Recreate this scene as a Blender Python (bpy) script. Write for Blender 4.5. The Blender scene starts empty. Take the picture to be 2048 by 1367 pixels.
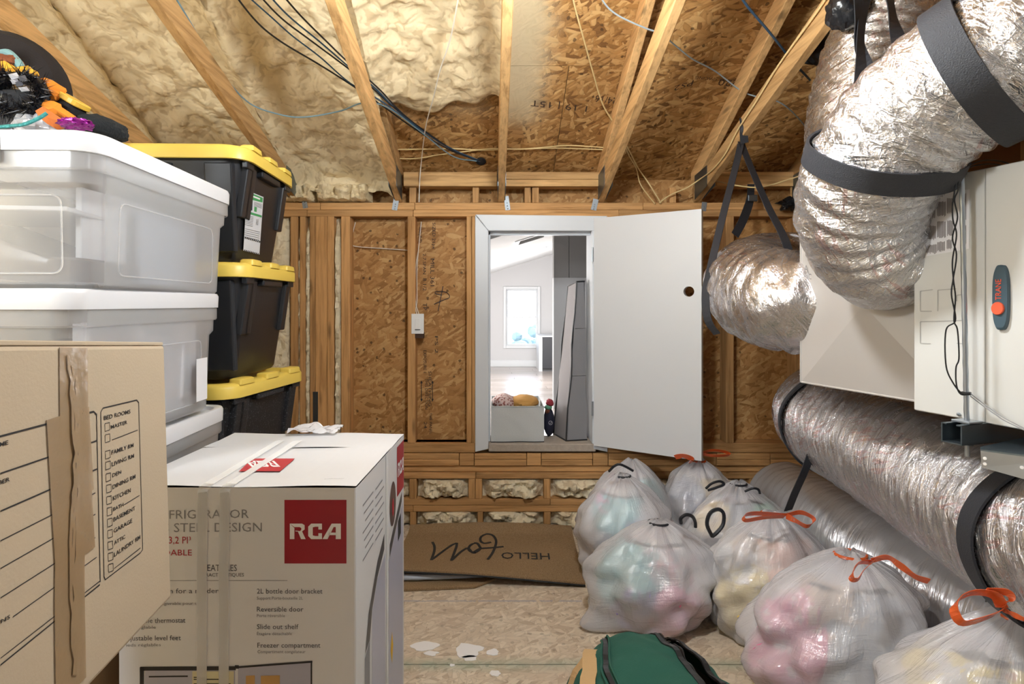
import bpy, bmesh, math, random
from mathutils import Vector as V, Matrix, noise
random.seed(7)
SC = bpy.context.scene
COL = SC.collection
# ------------------------------------------------------------------ camera, world, lights
F, CX, CY, CH = 1120.0, 985.0, 607.0, 1.265      # focal length in pixels, principal point, eye height
cam_d = bpy.data.cameras.new('camera')
cam_d.sensor_width = 36.0
cam_d.lens = F / 2048 * 36
cam_d.shift_x = (1024 - CX) / 2048
cam_d.shift_y = (CY - 683.5) / 2048
cam_d.clip_start = 0.02
cam = bpy.data.objects.new('camera', cam_d)
COL.objects.link(cam)
cam.location = (0, 0, CH)
cam.rotation_euler = (math.pi / 2, 0, 0)
SC.camera = cam
w = bpy.data.worlds.new('sky')
SC.world = w
w.use_nodes = True
wn = w.node_tree
bg = wn.nodes['Background']
sky = wn.nodes.new('ShaderNodeTexSky')
sky.sky_type = 'HOSEK_WILKIE'
sky.turbidity = 5
sky.sun_direction = (0.3, 0.4, 0.86)
wn.links.new(sky.outputs[0], bg.inputs[0])
bg.inputs[1].default_value = 24
def lamp(name, loc, power, size, col=(1, 0.93, 0.84), shadow=True):
    d = bpy.data.lights.new(name, 'POINT')
    d.energy = power; d.shadow_soft_size = size; d.color = col
    o = bpy.data.objects.new(name, d)
    COL.objects.link(o); o.location = loc
    return o
lamp('bulb_and_fill_light', (0.16, 1.27, 2.13), 62, 0.07, (0.925, 0.97, 1.0))
lamp('bulb_and_fill_light', (-1.65, -0.15, 1.95), 104, 0.15, (0.915, 0.965, 1.0))  # added fill from the left behind the camera, no fixture
lamp('bulb_and_fill_light', (1.5, -0.9, 2.2), 9, 0.25, (0.92, 0.965, 1))  # weak added fill from the right behind the camera, no fixture
lamp('hall_light', (0.5, 5.6, 1.1), 26, 0.2, (1, 0.985, 0.97))
lamp('hall_light', (-0.9, 4.4, 1.1), 62, 0.3, (1, 0.985, 0.97))
SC.cycles.max_bounces = 7; SC.cycles.diffuse_bounces = 3; SC.cycles.glossy_bounces = 3; SC.cycles.transparent_max_bounces = 14
SC.view_settings.view_transform = 'Standard'
SC.view_settings.look = 'None'
SC.view_settings.gamma = 1
SC.view_settings.use_curve_mapping = False
SC.view_settings.exposure = 0.2
# ------------------------------------------------------------------ pixel helpers (photo frame 2048 x 1367)
def P(px, py, Y):
    return V(((px - CX) * Y / F, Y, CH - (py - CY) * Y / F))
def ray(px, py, p0, n):
    d = V(((px - CX) / F, 1, -(py - CY) / F)); o = V((0, 0, CH))
    return o + d * ((p0 - o).dot(n) / d.dot(n))
ROOF_Z, ROOF_S = 2.05, 0.5                   # roof underside at the wall framing, and its slope
def roofY(py, off=0.0):                     # depth at which the view row py meets the roof underside, lowered by off
    return (ROOF_Z + ROOF_S * 3.164 - off - CH) / ((CY - py) / F + ROOF_S)
def PR(px, py, off): return P(px, py, roofY(py, off))
# ------------------------------------------------------------------ mesh builder
class MB:
    def __init__(s, xf=None): s.v = []; s.f = []; s.uv = []; s.xf = xf
    def vert(s, p):
        p = V(p)
        s.v.append(s.xf @ p if s.xf else p); return len(s.v) - 1
    def face(s, ids, uv=None): s.f.append(list(ids)); s.uv.append(uv)
    def poly(s, pts, uv=None): s.face([s.vert(p) for p in pts], uv)
    def obox(s, c, u, v_, w_):              # centre + three half axes
        c, u, v_, w_ = V(c), V(u), V(v_), V(w_)
        i = [s.vert(c + a * u + b * v_ + d * w_) for a, b, d in ((-1,-1,-1),(1,-1,-1),(1,1,-1),(-1,1,-1),(-1,-1,1),(1,-1,1),(1,1,1),(-1,1,1))]
        for q in ((3,2,1,0),(4,5,6,7),(0,1,5,4),(1,2,6,5),(2,3,7,6),(3,0,4,7)): s.face([i[k] for k in q])
        return s
    def box(s, lo, hi):
        lo, hi = V(lo), V(hi); h = (hi - lo) / 2
        return s.obox((lo + hi) / 2, (h.x,0,0), (0,h.y,0), (0,0,h.z))
    def prism(s, pts, ext):
        ext = V(ext); n = len(pts)
        a = [s.vert(p) for p in pts]; b = [s.vert(V(p) + ext) for p in pts]
        s.face(a[::-1]); s.face(b)
        for k in range(n): s.face([a[k], a[(k+1) % n], b[(k+1) % n], b[k]])
        return s
    def loft(s, loops, cap0=True, cap1=True):
        ids = [[s.vert(p) for p in l] for l in loops]; n = len(ids[0])
        for a, b in zip(ids, ids[1:]):
            for k in range(n): s.face([a[k], a[(k+1) % n], b[(k+1) % n], b[k]])
        if cap0: s.face(ids[0][::-1])
        if cap1: s.face(ids[-1])
        return s
    def grid(s, fn, nu, nv, closed=False, uvf=None):
        cols = nu if closed else nu + 1
        ids = [[s.vert(fn(i / nu, j / nv)) for i in range(cols)] for j in range(nv + 1)]
        for j in range(nv):
            for i in range(nu):
                k = (i + 1) % nu if closed else i + 1
                uv = [uvf(i/nu, j/nv), uvf((i+1)/nu, j/nv), uvf((i+1)/nu, (j+1)/nv), uvf(i/nu, (j+1)/nv)] if uvf else None
                s.face([ids[j][i], ids[j][k], ids[j+1][k], ids[j+1][i]], uv)
        return ids
    def tube(s, pts, r, seg=8, disp=None, caps=True):
        pts = [V(p) for p in pts]; n = len(pts)
        rr = r if isinstance(r, (list, tuple)) else [r] * n
        fr = frames(pts); L = [0]
        for a, b in zip(pts, pts[1:]): L.append(L[-1] + (b - a).length)
        ids = []
        for k in range(n):
            t, u, w_ = fr[k]; row = []
            for i in range(seg):
                a = 2 * math.pi * i / seg
                d = math.cos(a) * u + math.sin(a) * w_
                q = rr[k] + (disp(a, L[k], pts[k] + d * rr[k]) if disp else 0)
                row.append(s.vert(pts[k] + d * q))
            ids.append(row)
        for k in range(n - 1):
            for i in range(seg):
                j = (i + 1) % seg
                c = 2 * math.pi * rr[k] / seg
                s.face([ids[k][i], ids[k][j], ids[k+1][j], ids[k+1][i]], [(c*i, L[k]), (c*(i+1), L[k]), (c*(i+1), L[k+1]), (c*i, L[k+1])])
        if caps: s.face(ids[0][::-1]); s.face(ids[-1])
        return s
    def sphere(s, c, r, nu=14, nv=9, disp=None):
        c = V(c); r = V(r) if isinstance(r, (tuple, list, V)) else V((r, r, r))
        def fn(i, j):
            a, b = 2 * math.pi * i, math.pi * (0.02 + 0.96 * j)
            d = V((math.sin(b) * math.cos(a), math.sin(b) * math.sin(a), -math.cos(b)))
            q = 1 + (disp(d) if disp else 0)
            return c + V((d.x * r.x, d.y * r.y, d.z * r.z)) * q
        ids = s.grid(fn, nu, nv, True)
        s.face(ids[0][::-1]); s.face(ids[-1])
        return s
    def ribbon(s, pts, side, wd, th=0.002):
        pts = [V(p) for p in pts]; n = len(pts); loops = []
        for k in range(n):
            t = (pts[min(k+1, n-1)] - pts[max(k-1, 0)]).normalized()
            sd = V(side[k] if isinstance(side, list) else side); sd = (sd - t * sd.dot(t)).normalized()
            nn = t.cross(sd).normalized()
            a, b = sd * wd / 2, nn * th / 2
            loops.append([pts[k] - a - b, pts[k] + a - b, pts[k] + a + b, pts[k] - a + b])
        return s.loft(loops)
    def build(s, name, mat, parent=None, smooth=False, bevel=0, seg=2, loc=None, angle=0.6, norm=True):
        me = bpy.data.meshes.new(name)
        base = WL.get(parent.name, V((0,0,0))) if parent else V((0,0,0))
        if loc is None:
            lo = V([min(p[i] for p in s.v) for i in range(3)]); hi = V([max(p[i] for p in s.v) for i in range(3)])
            loc = V(((lo.x + hi.x) / 2, (lo.y + hi.y) / 2, lo.z if not parent else (lo.z + hi.z) / 2))
        loc = V(loc)
        me.from_pydata([tuple(p - loc) for p in s.v], [], s.f)
        if any(u for u in s.uv):
            ul = me.uv_layers.new(name='UVMap'); k = 0
            for f, u in zip(s.f, s.uv):
                for q in range(len(f)):
                    if u: ul.data[k].uv = u[q]
                    k += 1
        if bevel or norm:
            bm = bmesh.new(); bm.from_mesh(me)
            if norm: bmesh.ops.recalc_face_normals(bm, faces=bm.faces)
            if bevel:
                es = [e for e in bm.edges if len(e.link_faces) == 2 and e.calc_face_angle(0) > 0.5]
                bmesh.ops.bevel(bm, geom=es, offset=bevel, segments=seg, affect='EDGES', profile=0.5, clamp_overlap=True)
            bm.to_mesh(me); bm.free()
        if smooth: smooth_mesh(me, angle)
        if mat: me.materials.append(mat)
        o = bpy.data.objects.new(name, me); COL.objects.link(o)
        o.location = loc - base
        if parent: o.parent = parent
        WL[o.name] = loc
        return o
WL = {}
def smooth_mesh(me, angle=0.6):
    for p in me.polygons: p.use_smooth = True
    try: me.set_sharp_from_angle(angle=angle)
    except Exception: pass
def frames(pts):
    n = len(pts); ts = [(pts[min(k+1, n-1)] - pts[max(k-1, 0)]).normalized() for k in range(n)]
    u = ts[0].orthogonal().normalized(); out = []
    for k in range(n):
        if k:
            u = ts[k-1].rotation_difference(ts[k]) @ u
        u = (u - ts[k] * u.dot(ts[k])).normalized()
        out.append((ts[k], u, ts[k].cross(u)))
    return out
def spline(ctrl, n):
    c = [V(p) for p in ctrl]; c = [c[0] * 2 - c[1]] + c + [c[-1] * 2 - c[-2]]; out = []; m = len(c) - 3
    for k in range(n + 1):
        t = k / n * m; i = min(int(t), m - 1); t -= i
        a, b, d, e = c[i:i+4]
        out.append(0.5 * (2*b + (d - a)*t + (2*a - 5*b + 4*d - e)*t*t + (3*b - a - 3*d + e)*t**3))
    return out
def lerp(a, b, t): return a + (b - a) * t
def sst(x): x = max(0, min(1, x)); return x * x * (3 - 2 * x)
def nz(p, s=1.0): return noise.noise(V(p) * s)
def rrect(w_, d, r, z, cx=0, cy=0, n=4):
    out = []
    for (sx, sy, a0) in ((1,1,0),(-1,1,90),(-1,-1,180),(1,-1,270)):
        for k in range(n + 1):
            a = math.radians(a0 + 90 * k / n)
            out.append(V((cx + sx*(w_/2 - r) + r*math.cos(a), cy + sy*(d/2 - r) + r*math.sin(a), z)))
    return out
def thing(name, label, cat, loc=(0,0,0), group=None):
    o = bpy.data.objects.new(name, None); COL.objects.link(o)
    o.location = loc; o.empty_display_size = 0.05
    WL[o.name] = V(loc)
    o['label'] = label; o['category'] = cat
    if group: o['group'] = group
    return o
def tag(o, label, cat, group=None):
    o['label'] = label; o['category'] = cat
    if group: o['group'] = group
    return o
def struct(name, label=None, loc=(0,0,0)):
    o = bpy.data.objects.new(name, None); COL.objects.link(o); o.location = loc; WL[o.name] = V(loc)
    o['kind'] = 'structure'
    if label: o['label'] = label
    return o
def stf(o): o['kind'] = 'structure'; return o
# ------------------------------------------------------------------ materials
def srgb(r, g, b):
    f = lambda c: (c/255/12.92 if c/255 <= 0.04045 else ((c/255+0.055)/1.055)**2.4)
    return (f(r), f(g), f(b), 1)
class NT:
    def __init__(s, name):
        s.m = bpy.data.materials.new(name); s.m.use_nodes = True
        s.t = s.m.node_tree; s.b = s.t.nodes['Principled BSDF']; s.out = s.t.nodes['Material Output']
    def n(s, typ, **kw):
        nd = s.t.nodes.new('ShaderNode' + typ)
        for k, v_ in kw.items():
            if k.startswith('i_'):
                key = k[2:]; nd.inputs[int(key) if key.isdigit() else key.replace('_', ' ')].default_value = v_
            else: setattr(nd, k, v_)
        return nd
    def l(s, a, b): s.t.links.new(a, b)
    def set(s, **kw):
        for k, v_ in kw.items(): s.b.inputs[k.replace('_', ' ')].default_value = v_
    def math(s, op, a, b=0.0):
        nd = s.n('Math', operation=op)
        for i, x in enumerate((a, b)):
            if hasattr(x, 'links'): s.l(x, nd.inputs[i])
            else: nd.inputs[i].default_value = x
        return nd.outputs[0]
    def mix(s, f, a, b):
        nd = s.n('Mix', data_type='RGBA')
        for key, x in ((0, f), (6, a), (7, b)):
            if hasattr(x, 'links'): s.l(x, nd.inputs[key])
            else: nd.inputs[key].default_value = x
        return nd.outputs[2]
    def ramp(s, f, stops):
        nd = s.n('ValToRGB'); e = nd.color_ramp.elements
        while len(e) < len(stops): e.new(0.5)
        for k, (p, c) in enumerate(stops): e[k].position = p; e[k].color = c
        s.l(f, nd.inputs[0]); return nd.outputs[0]
    def bump(s, h, st, dist=0.01, prev=None):
        nd = s.n('Bump'); nd.inputs['Strength'].default_value = st; nd.inputs['Distance'].default_value = dist
        s.l(h, nd.inputs['Height'])
        if prev is not None: s.l(prev, nd.inputs['Normal'])
        return nd.outputs[0]
    def noise(s, vec, scale, detail=3, rough=0.55, dist=0.0):
        nd = s.n('TexNoise'); nd.inputs['Scale'].default_value = scale; nd.inputs['Detail'].default_value = detail
        nd.inputs['Roughness'].default_value = rough; nd.inputs['Distortion'].default_value = dist
        if vec is not None: s.l(vec, nd.inputs['Vector'])
        return nd.outputs[0]
    def mapping(s, vec, scale=(1,1,1), rot=(0,0,0), loc=None):
        nd = s.n('Mapping')
        if any(rot): nd.vector_type = 'TEXTURE'; scale = tuple(1 / x for x in scale)     # turn first, then stretch
        nd.inputs['Scale'].default_value = scale; nd.inputs['Rotation'].default_value = rot
        if loc is not None: s.l(loc, nd.inputs['Location'])
        s.l(vec, nd.inputs['Vector']); return nd.outputs[0]
    def obj(s): return s.n('TexCoord').outputs['Object']
    def uvc(s): return s.n('TexCoord').outputs['UV']
def plain(name, rgb, rough=0.5, metal=0.0, bump=0.0, bscale=60, var=0.0, spec=0.5, vscale=6):
    t = NT(name); c = srgb(*rgb)
    t.set(Base_Color=c, Roughness=rough, Metallic=metal, Specular_IOR_Level=spec)
    if bump or var:
        o = t.obj()
        if var:
            nz_ = t.noise(o, vscale, 4)
            dk = tuple(x * (1 - var) for x in c[:3]) + (1,); lt = tuple(min(1, x * (1 + var * 0.6)) for x in c[:3]) + (1,)
            t.l(t.mix(nz_, dk, lt), t.b.inputs['Base Color'])
        if bump: t.l(t.bump(t.noise(o, bscale, 4), bump, 0.004), t.b.inputs['Normal'])
    return t.m
def wood(name, axis, rgb, dark=(0.62, 0.5), knots=True):
    t = NT(name); o = t.obj()
    rnd = t.n('ObjectInfo').outputs['Random']
    off = t.n('CombineXYZ'); 
    for i in range(3): t.l(t.math('MULTIPLY', rnd, 31.0 + 7 * i), off.inputs[i])
    sc = {'X': (0.9, 14, 14), 'Y': (14, 0.9, 14), 'Z': (14, 14, 0.9)}[axis]
    v_ = t.mapping(o, sc, loc=off.outputs[0])
    g = t.noise(v_, 3.2, 5, 0.62, 0.35)
    fine = t.noise(t.mapping(o, tuple(x * 6 for x in sc), loc=off.outputs[0]), 2.0, 2)
    c = srgb(*rgb)
    d1 = tuple(x * y for x, y in zip(c[:3], (dark[0], dark[0]*0.92, dark[0]*0.82))) + (1,)
    lt = tuple(min(1, x * 1.18) for x in c[:3]) + (1,)
    col = t.ramp(g, [(0.3, d1), (0.52, c), (0.72, lt)])
    hs = t.n('HueSaturation'); t.l(col, hs.inputs['Color'])
    t.l(t.math('ADD', t.math('MULTIPLY', rnd, 0.34), 0.84), hs.inputs['Value'])
    colr = hs.outputs[0]
    if knots:
        vo = t.n('TexVoronoi', feature='F1'); vo.inputs['Scale'].default_value = 1.0
        ks = {'X': (2.2, 9, 9), 'Y': (9, 2.2, 9), 'Z': (9, 9, 2.2)}[axis]
        t.l(t.mapping(o, ks, loc=off.outputs[0]), vo.inputs['Vector'])
        kn = t.ramp(vo.outputs['Distance'], [(0.05, (1,1,1,1)), (0.14, (0,0,0,1))])
        colr = t.mix(t.math('MULTIPLY', kn, 0.75), colr, tuple(x * 0.3 for x in c[:3]) + (1,))
    t.l(colr, t.b.inputs['Base Color'])
    t.set(Roughness=0.72, Specular_IOR_Level=0.25)
    t.l(t.bump(t.math('ADD', g, t.math('MULTIPLY', fine, 0.4)), 0.35, 0.003), t.b.inputs['Normal'])
    return t.m
def osb(name, stops, dark_amt=0.8, overspray=None, paint=None, scale=1.0, blotch=0.25, edge=0.3):
    t = NT(name); uv = t.uvc()
    wob = t.n('TexNoise'); wob.inputs['Scale'].default_value = 9; wob.inputs['Detail'].default_value = 2
    t.l(uv, wob.inputs['Vector'])
    add = t.n('VectorMath', operation='MULTIPLY_ADD'); t.l(wob.outputs['Color'], add.inputs[0])
    add.inputs[1].default_value = (0.028, 0.028, 0); t.l(uv, add.inputs[2]); uvw = add.outputs[0]
    tone = None; hgt = None
    for k, (ang, sx, sy, th) in enumerate(((15, 11, 34, 0), (-38, 14, 44, .45), (62, 13, 42, .5), (100, 16, 52, .55), (-8, 12, 40, .55), (35, 20, 70, .6))):
        vo = t.n('TexVoronoi', feature='F1', voronoi_dimensions='2D'); vo.inputs['Scale'].default_value = 1.0
        t.l(t.mapping(uvw, (sx*scale, sy*scale, 1), (0, 0, math.radians(ang)), ), vo.inputs['Vector'])
        sp = t.n('SeparateColor'); t.l(vo.outputs['Color'], sp.inputs[0])
        if tone is None: tone = sp.outputs[0]; hgt = vo.outputs['Distance']
        else:
            inside = t.math('LESS_THAN', vo.outputs['Distance'], 0.62)
            m = t.math('MULTIPLY', t.math('GREATER_THAN', sp.outputs[1], th), inside)
            a = t.n('Mix', data_type='FLOAT'); t.l(m, a.inputs[0]); t.l(tone, a.inputs[2]); t.l(sp.outputs[0], a.inputs[3]); tone = a.outputs[0]
            b = t.n('Mix', data_type='FLOAT'); t.l(m, b.inputs[0]); t.l(hgt, b.inputs[2]); t.l(vo.outputs['Distance'], b.inputs[3]); hgt = b.outputs[0]
    grain = t.noise(t.mapping(uvw, (60, 160, 1)), 1.0, 3)
    tn = t.math('ADD', t.math('MULTIPLY', tone, 0.8), t.math('MULTIPLY', grain, 0.2))
    col = t.ramp(tn, stops)
    big = t.noise(uv, 2.2, 3)
    col = t.mix(t.math('MULTIPLY', big, blotch), col, tuple(x*0.55 for x in stops[1][1][:3]) + (1,))
    vo = t.n('TexVoronoi', feature='F1', voronoi_dimensions='2D'); vo.inputs['Scale'].default_value = 26
    t.l(uvw, vo.inputs['Vector'])
    sp = t.n('SeparateColor'); t.l(vo.outputs['Color'], sp.inputs[0])
    spot = t.math('MULTIPLY', t.math('LESS_THAN', vo.outputs['Distance'], t.math('MULTIPLY', grain, 0.38)), t.math('GREATER_THAN', sp.outputs[0], 0.91))
    col = t.mix(t.math('MULTIPLY', spot, dark_amt), col, (0.035, 0.018, 0.008, 1))
    ed = t.ramp(hgt, [(0.42, (0,0,0,1)), (0.62, (1,1,1,1))])
    col = t.mix(t.math('MULTIPLY', ed, edge), col, tuple(x*0.4 for x in stops[0][1][:3]) + (1,))
    if overspray: col = overspray(t, col)
    if paint: col = paint(t, col)
    t.l(col, t.b.inputs['Base Color'])
    t.set(Roughness=0.66, Specular_IOR_Level=0.3)
    t.l(t.bump(t.math('SUBTRACT', tone, t.math('MULTIPLY', hgt, 0.8)), 0.45, 0.004), t.b.inputs['Normal'])
    return t.m
S = srgb
M = {}
M['osb_wall'] = osb('osb_wall', [(0.05, S(146,102,56)), (0.36, S(182,134,80)), (0.62, S(194,147,91)), (0.95, S(214,173,118))], 0.7, edge=0.14)
def spray(t, col):
    g = t.n('NewGeometry').outputs['Position']; sp = t.n('SeparateXYZ'); t.l(g, sp.inputs[0])
    n1 = t.noise(g, 5, 4); n2 = t.noise(g, 420, 2)
    def band(x, lo, hi):
        mr = t.n('MapRange', interpolation_type='SMOOTHSTEP'); t.l(x, mr.inputs[0]); mr.inputs[1].default_value = lo; mr.inputs[2].default_value = hi
        return mr.outputs[0]
    xs = t.math('ADD', sp.outputs[0], t.math('MULTIPLY', t.math('SUBTRACT', n1, 0.5), 0.14))
    ys = t.math('ADD', sp.outputs[1], t.math('MULTIPLY', t.math('SUBTRACT', n1, 0.5), 0.16))
    a = t.math('MULTIPLY', band(xs, 0.04, 0.06), band(xs, 0.34, 0.15))       # strip beside the middle truss
    a = t.math('MULTIPLY', a, band(ys, 3.02, 2.7))
    b = t.math('MULTIPLY', band(xs, 0.03, -0.02), band(ys, 2.95, 2.6))     # dusting under the foam edge
    b = t.math('MULTIPLY', b, 0.75)
    m = t.math('MAXIMUM', a, b)
    m = t.math('MULTIPLY', m, t.ramp(t.math('ADD', n2, t.math('MULTIPLY', m, 0.45)), [(0.42, (0,0,0,1)), (0.75, (1,1,1,1))]))
    return t.mix(m, col, S(206, 188, 152))
M['osb_roof'] = osb('osb_roof', [(0.05, S(106,70,36)), (0.33, S(168,122,68)), (0.6, S(190,143,86)), (0.95, S(218,177,118))], 0.7, spray, blotch=0.3)
def floorpaint(t, col):
    g = t.n('NewGeometry').outputs['Position']; sp = t.n('SeparateXYZ'); t.l(g, sp.inputs[0])
    n1 = t.noise(g, 14, 4); n2 = t.noise(g, 60, 3)
    def line(y, w_):
        d = t.math('ABSOLUTE', t.math('SUBTRACT', sp.outputs[1], y))
        return t.math('LESS_THAN', d, t.math('MULTIPLY', n2, w_))
    chalk = t.math('MULTIPLY', line(2.385, 0.011), t.math('GREATER_THAN', n1, 0.4))
    col = t.mix(t.math('MULTIPLY', chalk, 0.7), col, S(150,150,165))
    mr = t.n('MapRange'); t.l(t.math('ABSOLUTE', t.math('SUBTRACT', sp.outputs[1], 1.965)), mr.inputs[0])
    mr.inputs[1].default_value = 0.05; mr.inputs[2].default_value = 0.0
    col = t.mix(t.math('MULTIPLY', t.math('MULTIPLY', mr.outputs[0], n1), 0.95), col, S(128,160,140))
    dirt = t.ramp(t.noise(g, 3.0, 5), [(0.42, (0,0,0,1)), (0.75, (1,1,1,1))])
    return t.mix(t.math('MULTIPLY', dirt, 0.5), col, S(206,188,168))
M['osb_floor'] = osb('osb_floor', [(0.05, S(180,158,134)), (0.3, S(206,188,164)), (0.6, S(216,200,176)), (0.95, S(230,216,194))], 0.35, None, floorpaint, 1.15, 0.12)
for ax in 'XYZ':
    M['pine' + ax] = wood('pine' + ax, ax, (208, 166, 112))
    M['stud' + ax] = wood('stud' + ax, ax, (196, 150, 98))
def foam_mat(name, rgb, hole=0.0):
    t = NT(name); o = t.n('NewGeometry').outputs['Position']
    vo = t.n('TexVoronoi', feature='SMOOTH_F1'); vo.inputs['Scale'].default_value = 34; vo.inputs['Smoothness'].default_value = 0.6
    wob = t.n('TexNoise'); wob.inputs['Scale'].default_value = 7; t.l(o, wob.inputs['Vector'])
    add = t.n('VectorMath', operation='MULTIPLY_ADD'); t.l(wob.outputs['Color'], add.inputs[0]); add.inputs[1].default_value = (.16,.16,.16); t.l(o, add.inputs[2])
    t.l(add.outputs[0], vo.inputs['Vector'])
    n = t.noise(o, 16, 6, 0.6, 0.4); n3 = t.noise(o, 3, 3)
    hh = t.math('SUBTRACT', t.math('MULTIPLY', n, 1.2), t.math('MULTIPLY', vo.outputs['Distance'], 1.1))
    c = srgb(*rgb)
    col = t.mix(n3, tuple(a*b for a, b in zip(c[:3], (0.86, 0.82, 0.74))) + (1,), tuple(min(1, a*1.08) for a in c[:3]) + (1,))
    cr = t.ramp(t.math('ADD', hh, 0.2), [(0.0, (1,1,1,1)), (0.16, (0,0,0,1))])
    col = t.mix(t.math('MULTIPLY', cr, 0.35), col, S(150, 112, 62))
    t.l(col, t.b.inputs['Base Color']); t.set(Roughness=0.62, Specular_IOR_Level=0.35)
    t.l(t.bump(hh, 0.42, 0.011), t.b.inputs['Normal'])
    return t.m
M['foam'] = foam_mat('spray_foam', (236, 218, 180))
M['foam_pale'] = foam_mat('spray_foam_pale', (232, 220, 192))
def foil(name, rgb, red=0.0, diag=0.35, rough=0.2, st=0.8, iso=0.6):
    t = NT(name); uv = t.uvc(); o = t.n('NewGeometry').outputs['Position']
    u1 = t.mapping(uv, (7, 58, 1), (0, 0, diag))
    n1 = t.noise(u1, 1.0, 5, 0.65, 0.9); n2 = t.noise(o, 46, 5, 0.62, 1.2); n3 = t.noise(o, 5, 2)
    vo = t.n('TexVoronoi', feature='DISTANCE_TO_EDGE'); vo.inputs['Scale'].default_value = 38
    t.l(o, vo.inputs['Vector'])
    cr = t.ramp(vo.outputs['Distance'], [(0.0, (1,1,1,1)), (0.1, (0,0,0,1))])
    h = t.math('ADD', t.math('ADD', n1, t.math('MULTIPLY', n2, iso)), t.math('MULTIPLY', cr, 0.18 * iso))
    c = srgb(*rgb); col = t.mix(n3, tuple(x*0.82 for x in c[:3]) + (1,), c)
    if red:
        rn = t.noise(t.mapping(uv, (90, 14, 1), (0, 0, 0.5)), 1.0, 2); rb = t.noise(t.mapping(uv, (2.6, 1.4, 1)), 1.6, 1)
        rm = t.math('MULTIPLY', t.math('GREATER_THAN', rn, 0.56), t.math('GREATER_THAN', rb, 0.56))
        col = t.mix(t.math('MULTIPLY', rm, red), col, S(176, 62, 46))
    t.l(col, t.b.inputs['Base Color'])
    t.set(Metallic=0.93)
    t.l(t.math('ADD', t.math('MULTIPLY', n2, 0.22), rough - 0.06), t.b.inputs['Roughness'])
    t.l(t.bump(h, st, 0.011), t.b.inputs['Normal'])
    return t.m
M['foil'] = foil('duct_foil', (222, 221, 222), 0.3)
M['foil_grey'] = foil('duct_foil_grey', (208, 205, 206), 0.3, 0.25, 0.2, 0.8, 0.16)
M['foil_dull'] = foil('duct_foil_dull', (196, 188, 180), 0.2, 0.5, 0.22, 0.8, 0.2)
def duct_film():
    t = NT('duct_film_grey'); uv = t.uvc(); o = t.n('NewGeometry').outputs['Position']
    n1 = t.noise(t.mapping(uv, (5, 34, 1), (0, 0, 0.25)), 1.0, 3, 0.55, 1.0); n2 = t.noise(o, 12, 3, 0.5, 0.6)
    t.set(Base_Color=S(206, 205, 208), Metallic=0.45, Roughness=0.22)
    t.l(t.bump(t.math('ADD', n1, t.math('MULTIPLY', n2, 0.7)), 0.4, 0.012), t.b.inputs['Normal']); return t.m
M['film_grey'] = duct_film()
M['black_strap'] = plain('black_webbing', (40, 42, 48), 0.6, 0, 0.5, 400)
M['black'] = plain('black_plastic', (26, 26, 28), 0.38)
M['black_matte'] = plain('black_fabric', (30, 27, 26), 0.85)
M['galv'] = plain('galvanised_steel', (178, 186, 194), 0.34, 0.9, 0, 0, 0.14, vscale=30)
M['galv_dark'] = plain('galvanised_dark', (110, 122, 130), 0.38, 0.9, 0, 0, 0.1)
M['sheet'] = plain('duct_sheet_metal', (200, 196, 192), 0.42, 0.35, 0, 0, 0.06, vscale=3)
M['cab'] = plain('cabinet_paint', (206, 206, 203), 0.42, 0, 0, 0, 0.02)
M['door'] = plain('door_white_paint', (212, 213, 214), 0.38, 0, 0, 0, 0.015)
M['white'] = plain('white_paint', (222, 224, 226), 0.42)
M['trimw'] = plain('casing_white_paint', (214, 218, 222), 0.4, 0, 0, 0, 0.03)
M['switch'] = plain('switch_white_plastic', (240, 240, 238), 0.3)
M['grey_line'] = plain('embossed_grey', (186, 186, 184), 0.5)
def emit(name, rgb, st):
    t = NT(name); e = t.n('Emission'); e.inputs[0].default_value = srgb(*rgb); e.inputs[1].default_value = st
    t.l(e.outputs[0], t.out.inputs[0]); return t.m
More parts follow.
